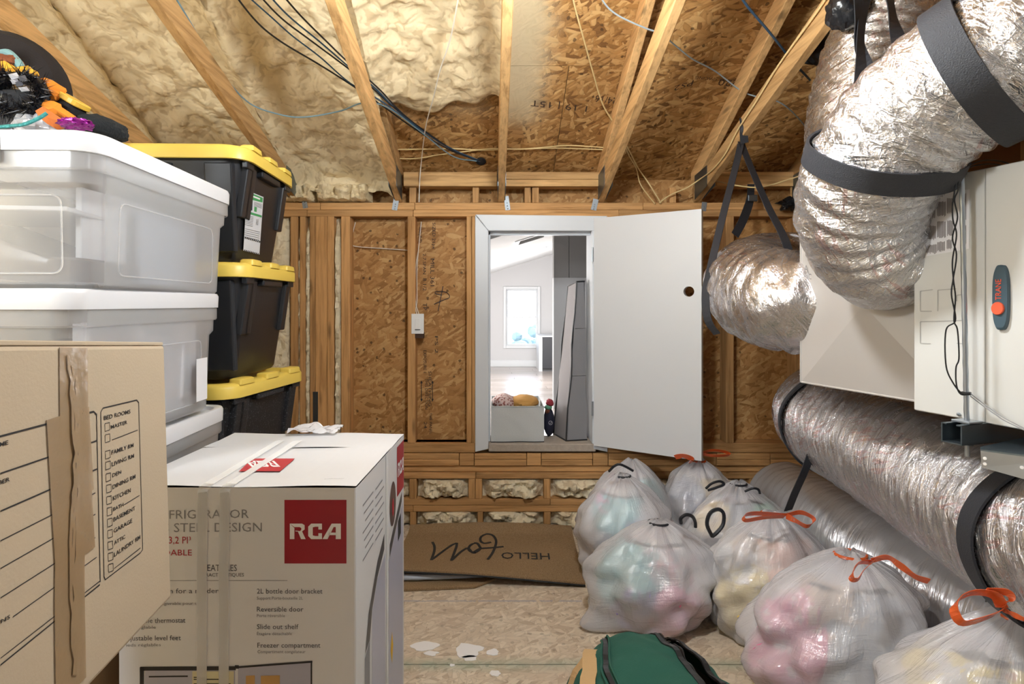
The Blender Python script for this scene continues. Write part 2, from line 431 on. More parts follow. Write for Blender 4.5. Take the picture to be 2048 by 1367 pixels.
def film(name, rgb, alpha=0.5, rough=0.2, bump=0.5, trans=0.35, fold=(3, 3, 22), gl=0.06, bdist=0.01, uvf=False, fcap=0.6, face=0.4):
    t = NT(name); o = t.obj()
    di = t.n('BsdfDiffuse'); tr = t.n('BsdfTranslucent'); gs = t.n('BsdfGlossy'); tp = t.n('BsdfTransparent')
    c = srgb(*rgb)
    for x in (di, tr): x.inputs['Color'].default_value = c
    gs.inputs['Roughness'].default_value = rough
    n = t.noise(t.mapping(o, fold), 1.6, 4, 0.6, 0.5)
    n2 = t.noise(o, 22, 5, 0.6, 0.5)
    if uvf:                                              # gathers running to the neck, plus slack creases
        u = t.uvc(); n = t.math('ADD', t.noise(t.mapping(u, (46, 3.2, 1)), 1.0, 4, 0.65, 1.6), t.math('MULTIPLY', t.noise(t.mapping(u, (10, 26, 1), (0, 0, 0.5)), 1.0, 3, 0.6, 1.2), 0.7))
    bp = t.bump(t.math('ADD', n, t.math('MULTIPLY', n2, 0.6)), bump, bdist)
    for x in (di, tr, gs): t.l(bp, x.inputs['Normal'])
    m1 = t.n('MixShader'); m1.inputs[0].default_value = trans; t.l(di.outputs[0], m1.inputs[1]); t.l(tr.outputs[0], m1.inputs[2])
    lw = t.n('LayerWeight'); lw.inputs[0].default_value = 0.35
    al = t.math('MINIMUM', t.math('ADD', alpha, t.math('MULTIPLY', lw.outputs['Facing'], face)), 0.96)
    m2 = t.n('MixShader'); t.l(al, m2.inputs[0]); t.l(tp.outputs[0], m2.inputs[1]); t.l(m1.outputs[0], m2.inputs[2])
    fr = t.n('Fresnel'); fr.inputs['IOR'].default_value = 1.45; t.l(bp, fr.inputs['Normal'])
    m3 = t.n('MixShader'); t.l(t.math('MINIMUM', t.math('ADD', fr.outputs[0], gl), fcap), m3.inputs[0]); t.l(m2.outputs[0], m3.inputs[1]); t.l(gs.outputs[0], m3.inputs[2])
    t.l(m3.outputs[0], t.out.inputs[0]); return t.m
M['bag_film'] = film('bin_liner_film', (253, 251, 254), 0.5, 0.2, 0.8, 0.3, bdist=.006, uvf=True)
M['tote_film'] = film('frosted_plastic', (252, 253, 255), 0.2, 0.14, 0.0, 0.4, gl=0.0, fcap=.3, face=.28)
M['tote_lid'] = film('white_lid_plastic', (236, 237, 240), 0.93, 0.3, 0.0, 0.15, gl=0.0)
M['tape_film'] = film('clear_tape', (250, 250, 248), 0.3, 0.3, 0.6, 0.0, (30, 6, 3), 0.0, bdist=.003, fcap=0.1)
def glass(name):
    t = NT(name); tp = t.n('BsdfTransparent'); gs = t.n('BsdfGlossy'); gs.inputs['Roughness'].default_value = 0.02
    fr = t.n('Fresnel'); fr.inputs['IOR'].default_value = 1.3
    m = t.n('MixShader'); t.l(fr.outputs[0], m.inputs[0]); t.l(tp.outputs[0], m.inputs[1]); t.l(gs.outputs[0], m.inputs[2]); t.l(m.outputs[0], t.out.inputs[0]); return t.m
M['glass'] = glass('window_glass')
# ------------------------------------------------------------------ lettering on real surfaces
_tc = {}
BOLD = [0.0]
def text_geo(s):
    if s not in _tc or BOLD[0]:
        cu = bpy.data.curves.new('text', 'FONT'); cu.body = s; cu.resolution_u = 2; cu.offset = BOLD[0]
        ob = bpy.data.objects.new('text', cu)
        me = ob.to_mesh()
        vs = [v_.co.copy() for v_ in me.vertices]; fs = [list(p.vertices) for p in me.polygons]
        ob.to_mesh_clear(); bpy.data.objects.remove(ob); bpy.data.curves.remove(cu)
        x0 = min(v_.x for v_ in vs); x1 = max(v_.x for v_ in vs)
        _tc[s] = (vs, fs, x0, x1)
    return _tc[s]
def put_text(mb, s, A, B, height, up, n, eps=0.0006):   # baseline A -> B in 3D, cap height, up direction
    vs, fs, x0, x1 = text_geo(s)
    A, B, up, n = V(A), V(B), V(up), V(n)
    d = B - A; k = 1 / max(1e-6, x1 - x0); b = len(mb.v)
    up = up.normalized(); up = (up - n * up.dot(n)).normalized()
    for p in vs: mb.vert(A + d * ((p.x - x0) * k) + up * (p.y / 0.7 * height) + n * eps)
    for f in fs: mb.face([b + i for i in f])
class Face:                                  # a flat face of a thing, drawn on in photo pixels
    def __init__(s, p0, n, up=(0,0,1)): s.p0, s.n, s.up = V(p0), V(n).normalized(), V(up)
    def at(s, px, eps=0.0): return ray(px[0], px[1], s.p0, s.n) + s.n * eps
    def text(s, mb, t, a, b, hpx, eps=0.0006):
        A, B = s.at(a), s.at(b); put_text(mb, t, A, B, hpx * (A.y + B.y) / 2 / F, s.up, s.n, eps)
    def line(s, mb, a, b, wpx, eps=0.0005):
        A, B = s.at(a, eps), s.at(b, eps); d = (B - A).normalized().cross(s.n)
        ha, hb = d * wpx * A.y / F / 2, d * wpx * B.y / F / 2
        mb.poly([A - ha, B - hb, B + hb, A + ha])
    def poly(s, mb, pts, eps=0.0004): mb.poly([s.at(p, eps) for p in pts])
def texts(fc, lst, name, mat, parent, eps=0.0006):      # one mesh per printed phrase
    for t, a, b, h_ in lst:
        m = MB(); fc.text(m, t, a, b, h_, eps); m.build(name, mat, parent)
ink = {k: plain('ink_' + k, c, 0.7) for k, c in dict(black=(38,36,36), grey=(108,108,110), midgrey=(140,140,142), red=(168,26,40), white=(232,230,228), blue=(44,72,130), green=(70,150,90), orange=(196,112,52), yellow=(226,180,40), silver=(176,180,192), navy=(28,40,80), amber=(190,150,90), slate=(70,90,120)).items()}
# ================================================================== THE ATTIC SHELL
WY = 3.164                                            # face of the wall framing
def wx(px): return (px - CX) * WY / F
def wz(py): return CH - (py - CY) * WY / F
def sheet(name, mat, p0, u, v_, nu, nv, parent, th=0.012, jitter=0.0):
    """an OSB sheet with thickness, uv in metres"""
    p0, u, v_ = V(p0), V(u), V(v_); n = u.cross(v_).normalized()
    mb = MB(); lu, lv = u.length, v_.length
    o = random.random() * 9
    mb.poly([p0, p0 + u, p0 + u + v_, p0 + v_], [(o, o), (o + lu, o), (o + lu, o + lv), (o, o + lv)])
    q = p0 - n * th
    mb.poly([q, q + v_, q + u + v_, q + u], [(0, 0)] * 4)
    for a, b in ((p0, p0 + u), (p0 + u, p0 + u + v_), (p0 + u + v_, p0 + v_), (p0 + v_, p0)):
        mb.poly([b, a, a - n * th, b - n * th], [(0, 0)] * 4)
    return mb.build(name, mat, parent, norm=False)
# ---- floor: OSB panels
fl = struct('floor')
for (y0, y1) in ((-2.0, -0.48), (-0.475, 0.742), (0.746, 1.963), (1.967, 3.30)):
    xs = [-2.2, -0.9, 1.55, 2.6] if int(y0 * 10) % 2 else [-2.2, -1.5, 0.94, 2.6]
    for a, b in zip(xs, xs[1:]):
        sheet('osb_sheet', M['osb_floor'], (a + .001, y0, 0), (b - a - .002, 0, 0), (0, y1 - y0, 0), 1, 1, fl, 0.018)
mb = MB(); mb.box((-2.3, -2.1, -0.06), (2.7, 3.4, -0.02)); mb.build('joist_deck', M['studX'], fl)
pm = plain('paint_white', (240, 238, 236), 0.5)
for (px, py, w_, h_, sd) in ((852, 1291, 52, 13, 1), (862, 1306, 30, 7, 2), (938, 1300, 58, 22, 3), (985, 1305, 24, 10, 4), (940, 1316, 30, 9, 7), (990, 1346, 22, 8, 5), (905, 1330, 12, 4, 6)):
    c = ray(px, py, V((0,0,0)), V((0,0,1))); k = c.y / F; pts = []
    for i in range(18):
        a = 2 * math.pi * i / 18; q = 1 + 0.55 * nz((math.cos(a) * 1.3 + sd * 7, math.sin(a) * 1.3, sd))
        pts.append(c + V((math.cos(a) * w_ / 2 * k * q, math.sin(a) * h_ / 2 * k * q * 2.1, 0.0004)))
    m = MB(); m.prism(pts, (0, 0, 0.0012)); m.build('paint_splash', pm, fl)
# ---- back wall
wb = struct('wall_back')
Yb = WY + 0.089
top0, top1, top2 = wz(432.5), wz(419.5), wz(405)
DX0, DX1, DZ0, DZ1 = wx(977), wx(1184), wz(886), wz(461)
sole_t, sole_b = wz(886), wz(905)
def stud(px0, px1, z0, z1, name='stud', y=WY, d=0.089, mat='studZ'):
    m = MB(); m.box((wx(px0), y, z0), (wx(px1), y + d, z1)); return m.build(name, M[mat], wb, bevel=0.0025, seg=1)
for px0, px1 in ((452, 466), (510, 524), (581, 595.5), (599.5, 611), (619.5, 630), (630.6, 654), (654.5, 668), (682, 700), (815, 830.5), (933, 943), (943.6, 950.5), (1213, 1227), (1228, 1238), (1452, 1468), (1590, 1604), (1730, 1745), (1850, 1866)):
    stud(px0, px1, sole_t, top0)
def osb_bay(px0, px1, y0=433, y1=886):
    sheet('osb_sheet', M['osb_wall'], (wx(px0), Yb, wz(y1)), (wx(px1) - wx(px0), 0, 0), (0, 0, wz(y0) - wz(y1)), 1, 1, wb)
osb_bay(690, 822); osb_bay(823, 940); osb_bay(1236, 1460); osb_bay(1461, 1597); osb_bay(1598, 1905); osb_bay(-230, 515)
def foam_col(px0, px1, py0, py1, proud, seed, name='foam_fill', mat='foam_pale', back=0.05, lump=0.012, nx=8, nzv=60, scale=22):
    x0, x1, z0, z1 = wx(px0), wx(px1), wz(py1), wz(py0); m = MB()
    def fn(i, j):
        e = sst(min(i, 1 - i) * 5) * sst(min(j, 1 - j) * 9)
        p = V((lerp(x0, x1, i), 0, lerp(z0, z1, j)))
        q = noise.fractal(p * scale + V((seed * 3.1, 0, 0)), 0.8, 2.1, 3)
        return V((p.x, WY + back - (proud + back) * e - lump * q * (0.4 + e), p.z + 0.006 * nz(p * 31)))
    m.grid(fn, nx, nzv)
    return m.build(name, M[mat], wb, smooth=True, norm=False)
foam_col(526, 582, 420, 890, 0.0, 1, nx=16, nzv=90)
foam_col(595, 600, 433, 886, -0.012, 2, nx=4); foam_col(610.5, 620, 433, 886, 0.002, 3, nx=6, nzv=90); foam_col(667, 683, 434, 886, 0.004, 4, nx=8, nzv=90)
foam_col(466, 511, 420, 890, 0.0, 8, nx=12)
for px0, px1 in ((-240, 640), (640.6, 829), (829.6, 1286), (1286.6, 1905)):     # double top plate
    m = MB(); m.box((wx(px0), WY, top1 + .0006), (wx(px1), Yb, top2)); m.build('top_plate', M['studX'], wb, bevel=0.0025, seg=1)
for px0, px1 in ((-240, 614), (614.6, 826), (826.6, 1238), (1238.6, 1905)):
    m = MB(); m.box((wx(px0), WY, top0), (wx(px1), Yb, top1)); m.build('top_plate', M['studX'], wb, bevel=0.0025, seg=1)
for px0, px1 in ((560, 950), (1214, 1905)):
    m = MB(); m.box((wx(px0), WY, sole_b), (wx(px1), Yb, sole_t)); m.build('sole_plate', M['studX'], wb, bevel=0.0025, seg=1)
# above the plates: cripples, blocking, dark sheathing behind
sheet('osb_sheet', M['osb_wall'], (wx(-240), Yb + 0.03, top2 - .02), (wx(1905) - wx(-240), 0, 0), (0, 0, .3), 1, 1, wb)
for px0, px1 in ((818, 832), (945, 958), (1049, 1062), (1064.5, 1078), (1340, 1353), (1505, 1518)):
    stud(px0, px1, top2, wz(374), 'cripple_stud', WY + .005, .06)
for px0, px1, two in ((808, 994, 0), (1012, 1199, 1), (1430, 1588, 0)):
    zs = ((wz(373.5), wz(345)),) if not two else ((wz(373.5), wz(360.5)), (wz(360), wz(345)))
    for a, b in zs:
        m = MB(); m.box((wx(px0), WY - .02, a), (wx(px1), WY + .07, b)); m.build('blocking', M['pineX'], wb, bevel=0.0025, seg=1)
# ledge under the door: stacked plates, blocks and foam
def hplank(px0, px1, py0, py1, y=WY - .004, d=.089, mat='studX', name='plate'):
    m = MB(); m.box((wx(px0), y, wz(py1)), (wx(px1), y + d, wz(py0))); return m.build(name, M[mat], wb, bevel=0.0025, seg=1)
for px0, px1, two in ((640, 780, 1), (780.8, 918, 1), (919, 948, 0), (949, 1053, 1), (1053.8, 1082, 0), (1083, 1185, 1), (1186, 1216, 0), (1217, 1400, 1), (1401, 1432, 0), (1433, 1540, 1), (1541, 1700, 1)):
    if two:
        hplank(px0, px1, 906, 917.8, name='blocking'); hplank(px0, px1, 918.4, 930.5, name='blocking')
    else: hplank(px0, px1, 906, 930.5, WY - .001, name='blocking')
hplank(600, 1750, 931, 944, WY + .012)
for px0, px1 in ((600, 951), (951.6, 1300), (1300.6, 1750)): hplank(px0, px1, 944.6, 956.5)
for px0, px1 in ((600, 1100), (1100.6, 1750)): hplank(px0, px1, 997, 1009.5)
for px0, px1 in ((600, 826), (826.6, 1400), (1400.6, 1750)): hplank(px0, px1, 1010, 1022.5)
for px0, px1 in ((680, 693), (819, 833), (937, 950.2), (951, 964.5), (1088, 1101), (1226, 1240), (1364, 1378), (1500, 1514)): stud(px0, px1, wz(997), wz(956.8), 'stud', WY - .002)
for px0, px1 in ((680, 693), (820, 832), (955, 966), (1088, 1101), (1226, 1240), (1364, 1378), (1500, 1514)): stud(px0, px1, 0.0, wz(1022.8), 'stud', WY - .002)
for k, (px0, px1) in enumerate(((694, 819), (834, 936.5), (965, 1087.5), (1102, 1225.5), (1241, 1363.5), (1379, 1499.5), (1515, 1640))):
    foam_col(px0, px1, 958, 997, 0.02, 11 + k, lump=0.03, nx=34, nzv=14, scale=19)
for k, (px0, px1) in enumerate(((694, 819.5), (833, 954.5), (967, 1087.5), (1102, 1225.5), (1241, 1363.5), (1379, 1499.5), (1515, 1640))):
    foam_col(px0, px1, 1021, 1053, 0.022, 31 + k, lump=0.03, nx=34, nzv=14, scale=19)
m = MB(); m.box((wx(-240), Yb, 0), (wx(977) - .03, Yb + .012, sole_b)); m.box((wx(1184) + .03, Yb, 0), (wx(1905), Yb + .012, sole_b)); m.box((wx(940), Yb, 0), (wx(1220), Yb + .012, wz(905))); m.build('back_board', M['studX'], wb)
m = MB()
m.box((wx(640), WY + .03, sole_b), (wx(950), Yb, wz(886))); m.build('blocking', M['studX'], wb)
# metal ties and plates on the framing
def tie(px, py0, py1, w_, lean):
    a, b = P(px + lean, py0, WY - .003), P(px, py1, WY - .003); m = MB()
    m.ribbon([a, a.lerp(b, .35), b], (1, 0, 0), w_ * WY / F, .0016)
    for t in (.5, .7, .9):
        c = a.lerp(b, t) + V((0, -.0012, 0)); m.sphere(c, .0035, 6, 4)
    m.build('hurricane_tie', plain('tie_steel', (150, 156, 160), .5, .7), wb)
for a in ((611, 392, 416, 10, -4), (789, 396, 420, 11, 4), (1016, 392, 420, 10, -4), (1187, 398, 420, 11, 5), (1407, 404, 422, 10, 2)): tie(*a)
m = MB(); m.box((wx(626), WY - .0025, wz(878)), (wx(636), WY, wz(783)))
m.build('nail_plate', M['galv_dark'], wb)
# stamps and marker on the sheathing
bf = Face((0, Yb - .0008, 0), (0, -1, 0))
def vtext(mb, fc, t, px, y0, y1, hpx):          # reads downwards
    A, B = fc.at((px, y0)), fc.at((px, y1)); put_text(mb, t, A, B, hpx * Yb / F, V((1, 0, 0)), fc.n)
for t, px, y0, y1, h_ in (('MILL 361', 861, 517, 572, 8), ('TP', 846, 606, 620, 8), ('2.7.SPAN', 846, 507, 548, 6), ('8 1/2', 846, 556, 581, 7), ('SIZED 21px', 865, 445, 498, 6), ('HOUND', 838, 455, 485, 6), ('EXPOSURE 1', 847, 700, 745, 6), ('THIS DIRECTION', 850, 757, 818, 6), ('SHEATHING', 857, 742, 812, 6), ('THE PANEL', 859, 825, 868, 5), ('24', 848, 843, 856, 6), ('PS 2', 870, 672, 706, 6)):
    m = MB(); vtext(m, bf, t, px, y0, y1, h_); m.build('stamp_lettering', ink['black'], wb)
for px in (843, 865):
    m = MB()
    bf.line(m, (px, 763), (px, 800), 1.4)
    for y, s in ((760, 1), (803, -1)): bf.poly(m, [(px, y), (px - 2.5, y + 6 * s), (px + 2.5, y + 6 * s)])
    m.build('arrow_mark', ink['black'], wb)
m = MB()
pts = [bf.at(p, .001) for p in ((886, 572), (882, 592), (876, 622))]
m.tube(spline(pts, 8), .0022, 5)
m.tube(spline([bf.at(p, .0012) for p in ((868, 608), (886, 600), (899, 594), (892, 584), (872, 583), (872, 587), (884, 590))], 24), .002, 5)
m.build('marker_scribble', plain('ink_marker', (44, 48, 60), .6), wb)
# ---- left / right / rear walls
wl = struct('wall_left')
m = MB(); m.box((-2.26, -2.0, 0), (-2.2, 3.3, 4.9)); m.build('foam_board', M['foam'], wl)
wr = struct('wall_right')
kraft = plain('kraft_paper', (150, 104, 62), .8, 0, .3, 20, .12)
for k in range(9):
    y0 = -1.95 + k * .58
    m = MB(); m.box((2.62, y0 + .04, 0.0), (2.66, y0 + .579, 4.9)); m.build('paper_panel', kraft, wr)
    m = MB(); m.box((2.57, y0, 0.0), (2.66, y0 + .038, 4.9)); m.build('stud', M['studZ'], wr, bevel=.002, seg=1)
wf = struct('wall_front')
sheet('facing_board', plain('neutral_bounce_grey', (138, 142, 148), .8), (2.6, -2.0, 0), (-4.8, 0, 0), (0, 0, 4.9), 1, 1, wf)  # unseen wall, finish invented grey so its bounced light stays neutral
# ---- roof: sheathing, trusses, foam
ce = struct('ceiling')
def rz(y): return ROOF_Z + ROOF_S * (WY - y)
ys = [3.30, 2.56, 1.34, .12, -1.1, -2.05]
for k, (a, b) in enumerate(zip(ys, ys[1:])):
    xs = [-2.26, -.95, 1.45, 2.66] if k % 2 else [-2.26, .35, 2.66]
    for x0, x1 in zip(xs, xs[1:]):
        sheet('osb_sheet', M['osb_roof'], (x0 + .0015, a - .0015, rz(a)), (x1 - x0 - .003, 0, 0), (0, b - a + .003, rz(b) - rz(a)), 1, 1, ce)
m = MB(); m.prism([(-2.3, 3.35, rz(3.35) + .016), (-2.3, -2.1, rz(-2.1) + .016), (-2.3, -2.1, rz(-2.1) + .05), (-2.3, 3.35, rz(3.35) + .05)], (5.0, 0, 0)); m.build('sky_leak_blocker', M['black_matte'], ce)  # added above the sheathing to stop sky light leaking through the seams
def chord(X, y0, z0, y1, sl, hgt, name, mat):
    """slanted member: lower edge through (y0,z0), rising towards -y"""
    m = MB(); th = .019; z1 = z0 + sl * (y0 - y1); hv = hgt * math.sqrt(1 + sl * sl)
    m.prism([(X - th, y0, z0), (X - th, y1, z1), (X - th, y1, z1 + hv), (X - th, y0, z0 + hv)], (2 * th, 0, 0))
    return m.build(name, M[mat], ce, bevel=.003, seg=1)
TX = (-1.695, -1.116, -.531, .05, .616, 1.16, 1.71, 2.27)
for k, X in enumerate(TX):
    chord(X, WY + .02, 1.838, -1.6, .31, .089, 'bottom_chord', 'pineY')
    c = chord(X, WY + .06, rz(WY + .06) - .1015, -1.6, ROOF_S, .089, 'top_chord', 'pineY')
    m = MB()                                        # toothed connector plates at the heel
    for s in (-1, 1):
        x = X + s * .0205
        m.prism([(x, WY - .01, 1.85), (x, WY - .19, 1.89), (x, WY - .19, 2.0), (x, WY - .01, 1.985)], (s * .0015, 0, 0))
    m.build('connector_plate', M['galv_dark'], ce)
for X, y0, y1 in ((.616, -.2, -.7), (1.71, .9, .4)):
    m = MB(); a, b = V((X, y0, 1.838 + .31 * (WY - y0) + .05)), V((X, y1, rz(y1) - .06))
    d = (b - a).normalized(); m.obox((a + b) / 2, d * (b - a).length / 2, (.019, 0, 0), d.cross(V((1, 0, 0))) * .0445); m.build('web_brace', M['pineY'], ce)
def foam_bay(x0, x1, seed, y_end=3.14, y_start=1.55, hang=True, edge=None):
    m = MB(); nu, nv = 48, 110
    def fn(i, j):
        x = lerp(x0, x1, i); t = j
        if hang:
            y = lerp(y_start, y_end, min(1, t / .86)); drop = sst((t - .80) / .2) * .075
        else:
            ye = y_end + (edge(i) if edge else 0); y = lerp(y_start, ye, t); drop = 0
        p = V((x, y, 0)); e = min(i, 1 - i) * (x1 - x0)
        th = .085 + .03 * nz(p * 3.2 + V((seed, 0, 0)), 1) + .05 * math.exp(-(e / .05) ** 2)
        th += .02 * noise.fractal(p * 9 + V((seed * 2, 1, 0)), .9, 2.0, 4)
        cell = noise.cell_vector(V((0, 0, 0)))
        d1 = noise.voronoi(p * 17 + V((0, 0, seed)), distance_metric='DISTANCE')[0]
        k = sst(nz(p * 2.1 + V((seed * 5, 3, 0)), 1) * 2 + .6)
        th += .024 * k * (.5 - d1[0])
        if not hang: th *= math.sqrt(max(0, 1 - max(0, (t - .86) / .14) ** 2)) 
        lump = .03 * nz(V((x * 9, t * 14, seed))) if hang and t > .8 else 0
        return V((x, y - (lump * .8 if hang else 0), rz(y) - th - drop + lump))
    m.grid(fn, nu, nv)
    return m.build('foam_panel', M['foam'], ce, smooth=True, norm=False)
foam_bay(-2.21, -1.69, 1.3); foam_bay(-1.70, -1.11, 2.7); foam_bay(-1.121, -.526, 4.1)
foam_bay(-.536, .055, 6.2, 2.75, 1.55, False, lambda i: -.03 * math.cos(i * 9) - .10 * sst((i - .75) * 4) + .03 * nz((i * 6, 1, 2)))
for px0, px1, sd in ((628, 700, 3), (700, 742, 5), (560, 632, 9), (668, 716, 12)):
    foam_col(px0, px1, 368, 404, .05, 50 + sd, 'foam_drip', 'foam', lump=.035, nx=18, nzv=14, scale=15)
# faded stamps on the roof sheathing
rn = V((0, -ROOF_S, -1)).normalized(); rp = V((0, WY, ROOF_Z)) 
rf = Face(rp + rn * .0006, rn, (0, 1, -ROOF_S))
stampm = plain('ink_stamp', (64, 44, 30), .8)
for t, a, b, h_ in (('1 19 | 15T', (1062, 200), (1175, 212), 26), ('24/16', (1192, 190), (1236, 196), 30), ('PS2', (1350, 172), (1388, 160), 22), ('SIZED FOR SPACING', (1392, 152), (1490, 160), 12), ('40/20', (1440, 158), (1500, 165), 26)):
    m = MB(); rf.text(m, t, b, a, h_ * .6); m.build('stamp_lettering', stampm, ce)
# ---- lampholder hanging from the middle truss (out of frame above)
lh = thing('lampholder', 'white porcelain lampholder with a bare bulb under the middle truss', 'lamp', (.05, 1.42, 2.25))
m = MB(); zc = 1.838 + .31 * (WY - 1.42)
m.loft([[V((.05 + r * math.cos(a), 1.42 + r * math.sin(a), z)) for a in [2 * math.pi * k / 20 for k in range(20)]] for r, z in ((.05, zc), (.05, zc - .02), (.028, zc - .05), (.02, zc - .06))])
m.build('holder', M['switch'], lh, smooth=True)
m = MB(); m.sphere((.05, 1.42, zc - .1), (.03, .03, .042)); m.build('bulb', emit('bulb_glow', (255, 240, 220), 20), lh, smooth=True)
# ================================================================== DOORWAY AND THE ROOM BEYOND
d1 = struct('door_1')
def cas(pts, th=.016, y=WY, name='casing'):
    m = MB(); m.prism([(wx(a), y - th, wz(b)) for a, b in pts], (0, th + .001, 0)); return m.build(name, M['trimw'], d1, bevel=.002, seg=1)
cas([(950.5, 430), (950.5, 902), (976.5, 896), (976.5, 462)])
cas([(951, 429.5), (1213.5, 432.5), (1186, 461.5), (977, 461.5)])
cas([(1186.5, 462), (1214, 433), (1214, 902), (1186.5, 896)])
jt = .19
for lo, hi, nm in (((DX0 - .02, WY - .01, DZ0), (DX0, WY + jt, DZ1), 'jamb'), ((DX1, WY - .01, DZ0), (DX1 + .02, WY + jt, DZ1), 'jamb'), ((DX0 - .02, WY - .01, DZ1), (DX1 + .02, WY + jt, DZ1 + .02), 'jamb'),
                   ((DX0, WY + .04, DZ0), (DX0 + .011, WY + .075, DZ1), 'stop'), ((DX0, WY + .04, DZ1 - .02), (DX1, WY + .075, DZ1), 'stop')):
    m = MB(); m.box(lo, hi); m.build(nm, M['trimw'], d1, bevel=.0015, seg=1)
sillm = plain('sill_rough', (176, 164, 150), .85, 0, .8, 60, .25, vscale=40)
m = MB(); m.box((DX0 - .0, WY - .012, wz(902)), (DX1 + .02, WY + jt, wz(886.5))); m.build('sill', sillm, d1, bevel=.004, seg=1)
# door leaf, swung into the attic
H0 = V((.566, 3.128, 0)); H1 = V((1.0525, 2.82, 0)); ld = (H1 - H0).normalized(); lnn = V((-ld.y, ld.x, 0))   # lnn points away from camera
lw_, lz0, lz1 = (H1 - H0).length, .473, 1.742
leaf = MB(); kc = V((.5, 0, 0)); hole_s = lw_ - .062; hole_z = 1.327; hr = .0265
def leaf_pt(s, z, d): return H0 + ld * s + V((0, 0, z)) + lnn * d
N = 32
for d in (0, .035):                                   # faces with a bored hole
    ring = [(hole_s + hr * math.cos(2*math.pi*k/N), hole_z + hr * math.sin(2*math.pi*k/N)) for k in range(N)]
    bx0, bx1, bz0, bz1 = hole_s - .05, lw_, hole_z - .05, hole_z + .05
    out = []
    for k in range(N):
        a = 2*math.pi*k/N; c, s_ = math.cos(a), math.sin(a); q = min((bx1 - hole_s if c > 0 else hole_s - bx0) / max(1e-6, abs(c)), .05 / max(1e-6, abs(s_)))
        out.append((hole_s + c*q, hole_z + s_*q))
    corners = {4: (bx1, bz1), 12: (bx0, bz1), 20: (bx0, bz0), 28: (bx1, bz0)}
    for k in range(N):
        j = (k + 1) % N
        leaf.poly([leaf_pt(*ring[k], d), leaf_pt(*out[k], d), leaf_pt(*out[j], d), leaf_pt(*ring[j], d)])
    for (a0, a1, b0, b1) in ((0, bx0, lz0, lz1), (bx0, lw_, lz0, bz0 + .0), (bx0, lw_, bz1, lz1)):
        leaf.poly([leaf_pt(a0, b0, d), leaf_pt(a1, b0, d), leaf_pt(a1, b1, d), leaf_pt(a0, b1, d)])
    for ka, kb, cor in ((0, 8, (bx1, bz1)), (8, 16, (bx0, bz1)), (16, 24, (bx0, bz0)), (24, 32, (bx1, bz0))):
        pl = [out[k % N] for k in range(ka, kb + 1)]
        for p, q in zip(pl, pl[1:]):
            if abs((p[0]-cor[0])*(q[1]-cor[1]) - (p[1]-cor[1])*(q[0]-cor[0])) > 1e-7: leaf.poly([leaf_pt(*p, d), leaf_pt(*cor, d), leaf_pt(*q, d)])
for k in range(N):
    j = (k + 1) % N
    leaf.poly([leaf_pt(*ring[k], 0), leaf_pt(*ring[j], 0), leaf_pt(*ring[j], .035), leaf_pt(*ring[k], .035)])
for a, b in (((0, lz0), (lw_, lz0)), ((lw_, lz0), (lw_, lz1)), ((lw_, lz1), (0, lz1)), ((0, lz1), (0, lz0))):
    leaf.poly([leaf_pt(*a, 0), leaf_pt(*b, 0), leaf_pt(*b, .035), leaf_pt(*a, .035)])
lf = leaf.build('door_leaf', M['door'], d1, norm=False)
m = MB(); m.obox(leaf_pt(lw_ + .0006, hole_z, .0175), ld * .0008, V((0, 0, .028)), lnn * .011); m.build('latch_plate', M['galv'], lf)
for z in (.68, 1.54):
    m = MB(); c = leaf_pt(-.006, z, -.004); m.tube([c - V((0, 0, .04)), c + V((0, 0, .04))], .006, 10); m.build('hinge', M['galv'], d1)
# ---- room beyond
FZ = .476
plank = wood('laminate', 'X', (178, 168, 162), (.86, .9), False)
plank.node_tree.nodes['Principled BSDF'].inputs['Roughness'].default_value = .22
plank.node_tree.nodes['Principled BSDF'].inputs['Specular IOR Level'].default_value = .6
f2 = struct('floor_hall')
for r in range(25):
    y0 = WY + jt + r * .155
    for x0, x1 in ((-1.6 + (r * .37) % .9, -.25 + (r * .53) % .8),):
        for a, b in ((-2.0, x0), (x0, x1), (x1, 2.2)):
            m = MB(); m.box((a + .0008, y0 + .0008, FZ - .012), (b - .0008, y0 + .1542, FZ)); m.build('floor_plank', plank, f2)
m = MB(); m.box((-2.1, WY + jt, FZ - .04), (2.3, 7.1, FZ - .013)); m.build('subfloor', M['studX'], f2)
wallw = plain('hall_wall_paint', (208, 207, 208), .6); wallg = plain('hall_shade_grey', (132, 130, 129), .6); ceilw = plain('hall_ceiling_paint', (236, 236, 235), .7)
YF = 7.03
def hz(x): return 1.642 + .31 * (x + .04)
wfz = struct('wall_far')
W0, W1, Z0, Z1 = (1006.5 - CX) * YF / F, (1080.5 - CX) * YF / F, CH - (696 - CY) * YF / F, CH - (572.5 - CY) * YF / F
m = MB(); m.box((-2.1, YF, FZ), (W0, YF + .12, 3)); m.box((W1, YF, FZ), (2.3, YF + .12, 3)); m.box((W0, YF, FZ), (W1, YF + .12, Z0)); m.box((W0, YF, Z1), (W1, YF + .12, 3)); m.build('plaster', wallw, wfz)
w1 = struct('window_1')
fw = .035
for lo, hi in (((W0, YF - .02, Z0), (W0 + fw, YF + .06, Z1)), ((W1 - fw, YF - .02, Z0), (W1, YF + .06, Z1)), ((W0 + fw, YF - .02, Z0), (W1 - fw, YF + .06, Z0 + fw)), ((W0 + fw, YF - .02, Z1 - fw), (W1 - fw, YF + .06, Z1))):
    m = MB(); m.box(lo, hi); m.build('window_frame', M['white'], w1, bevel=.004, seg=1)
zm = CH - (634 - CY) * YF / F
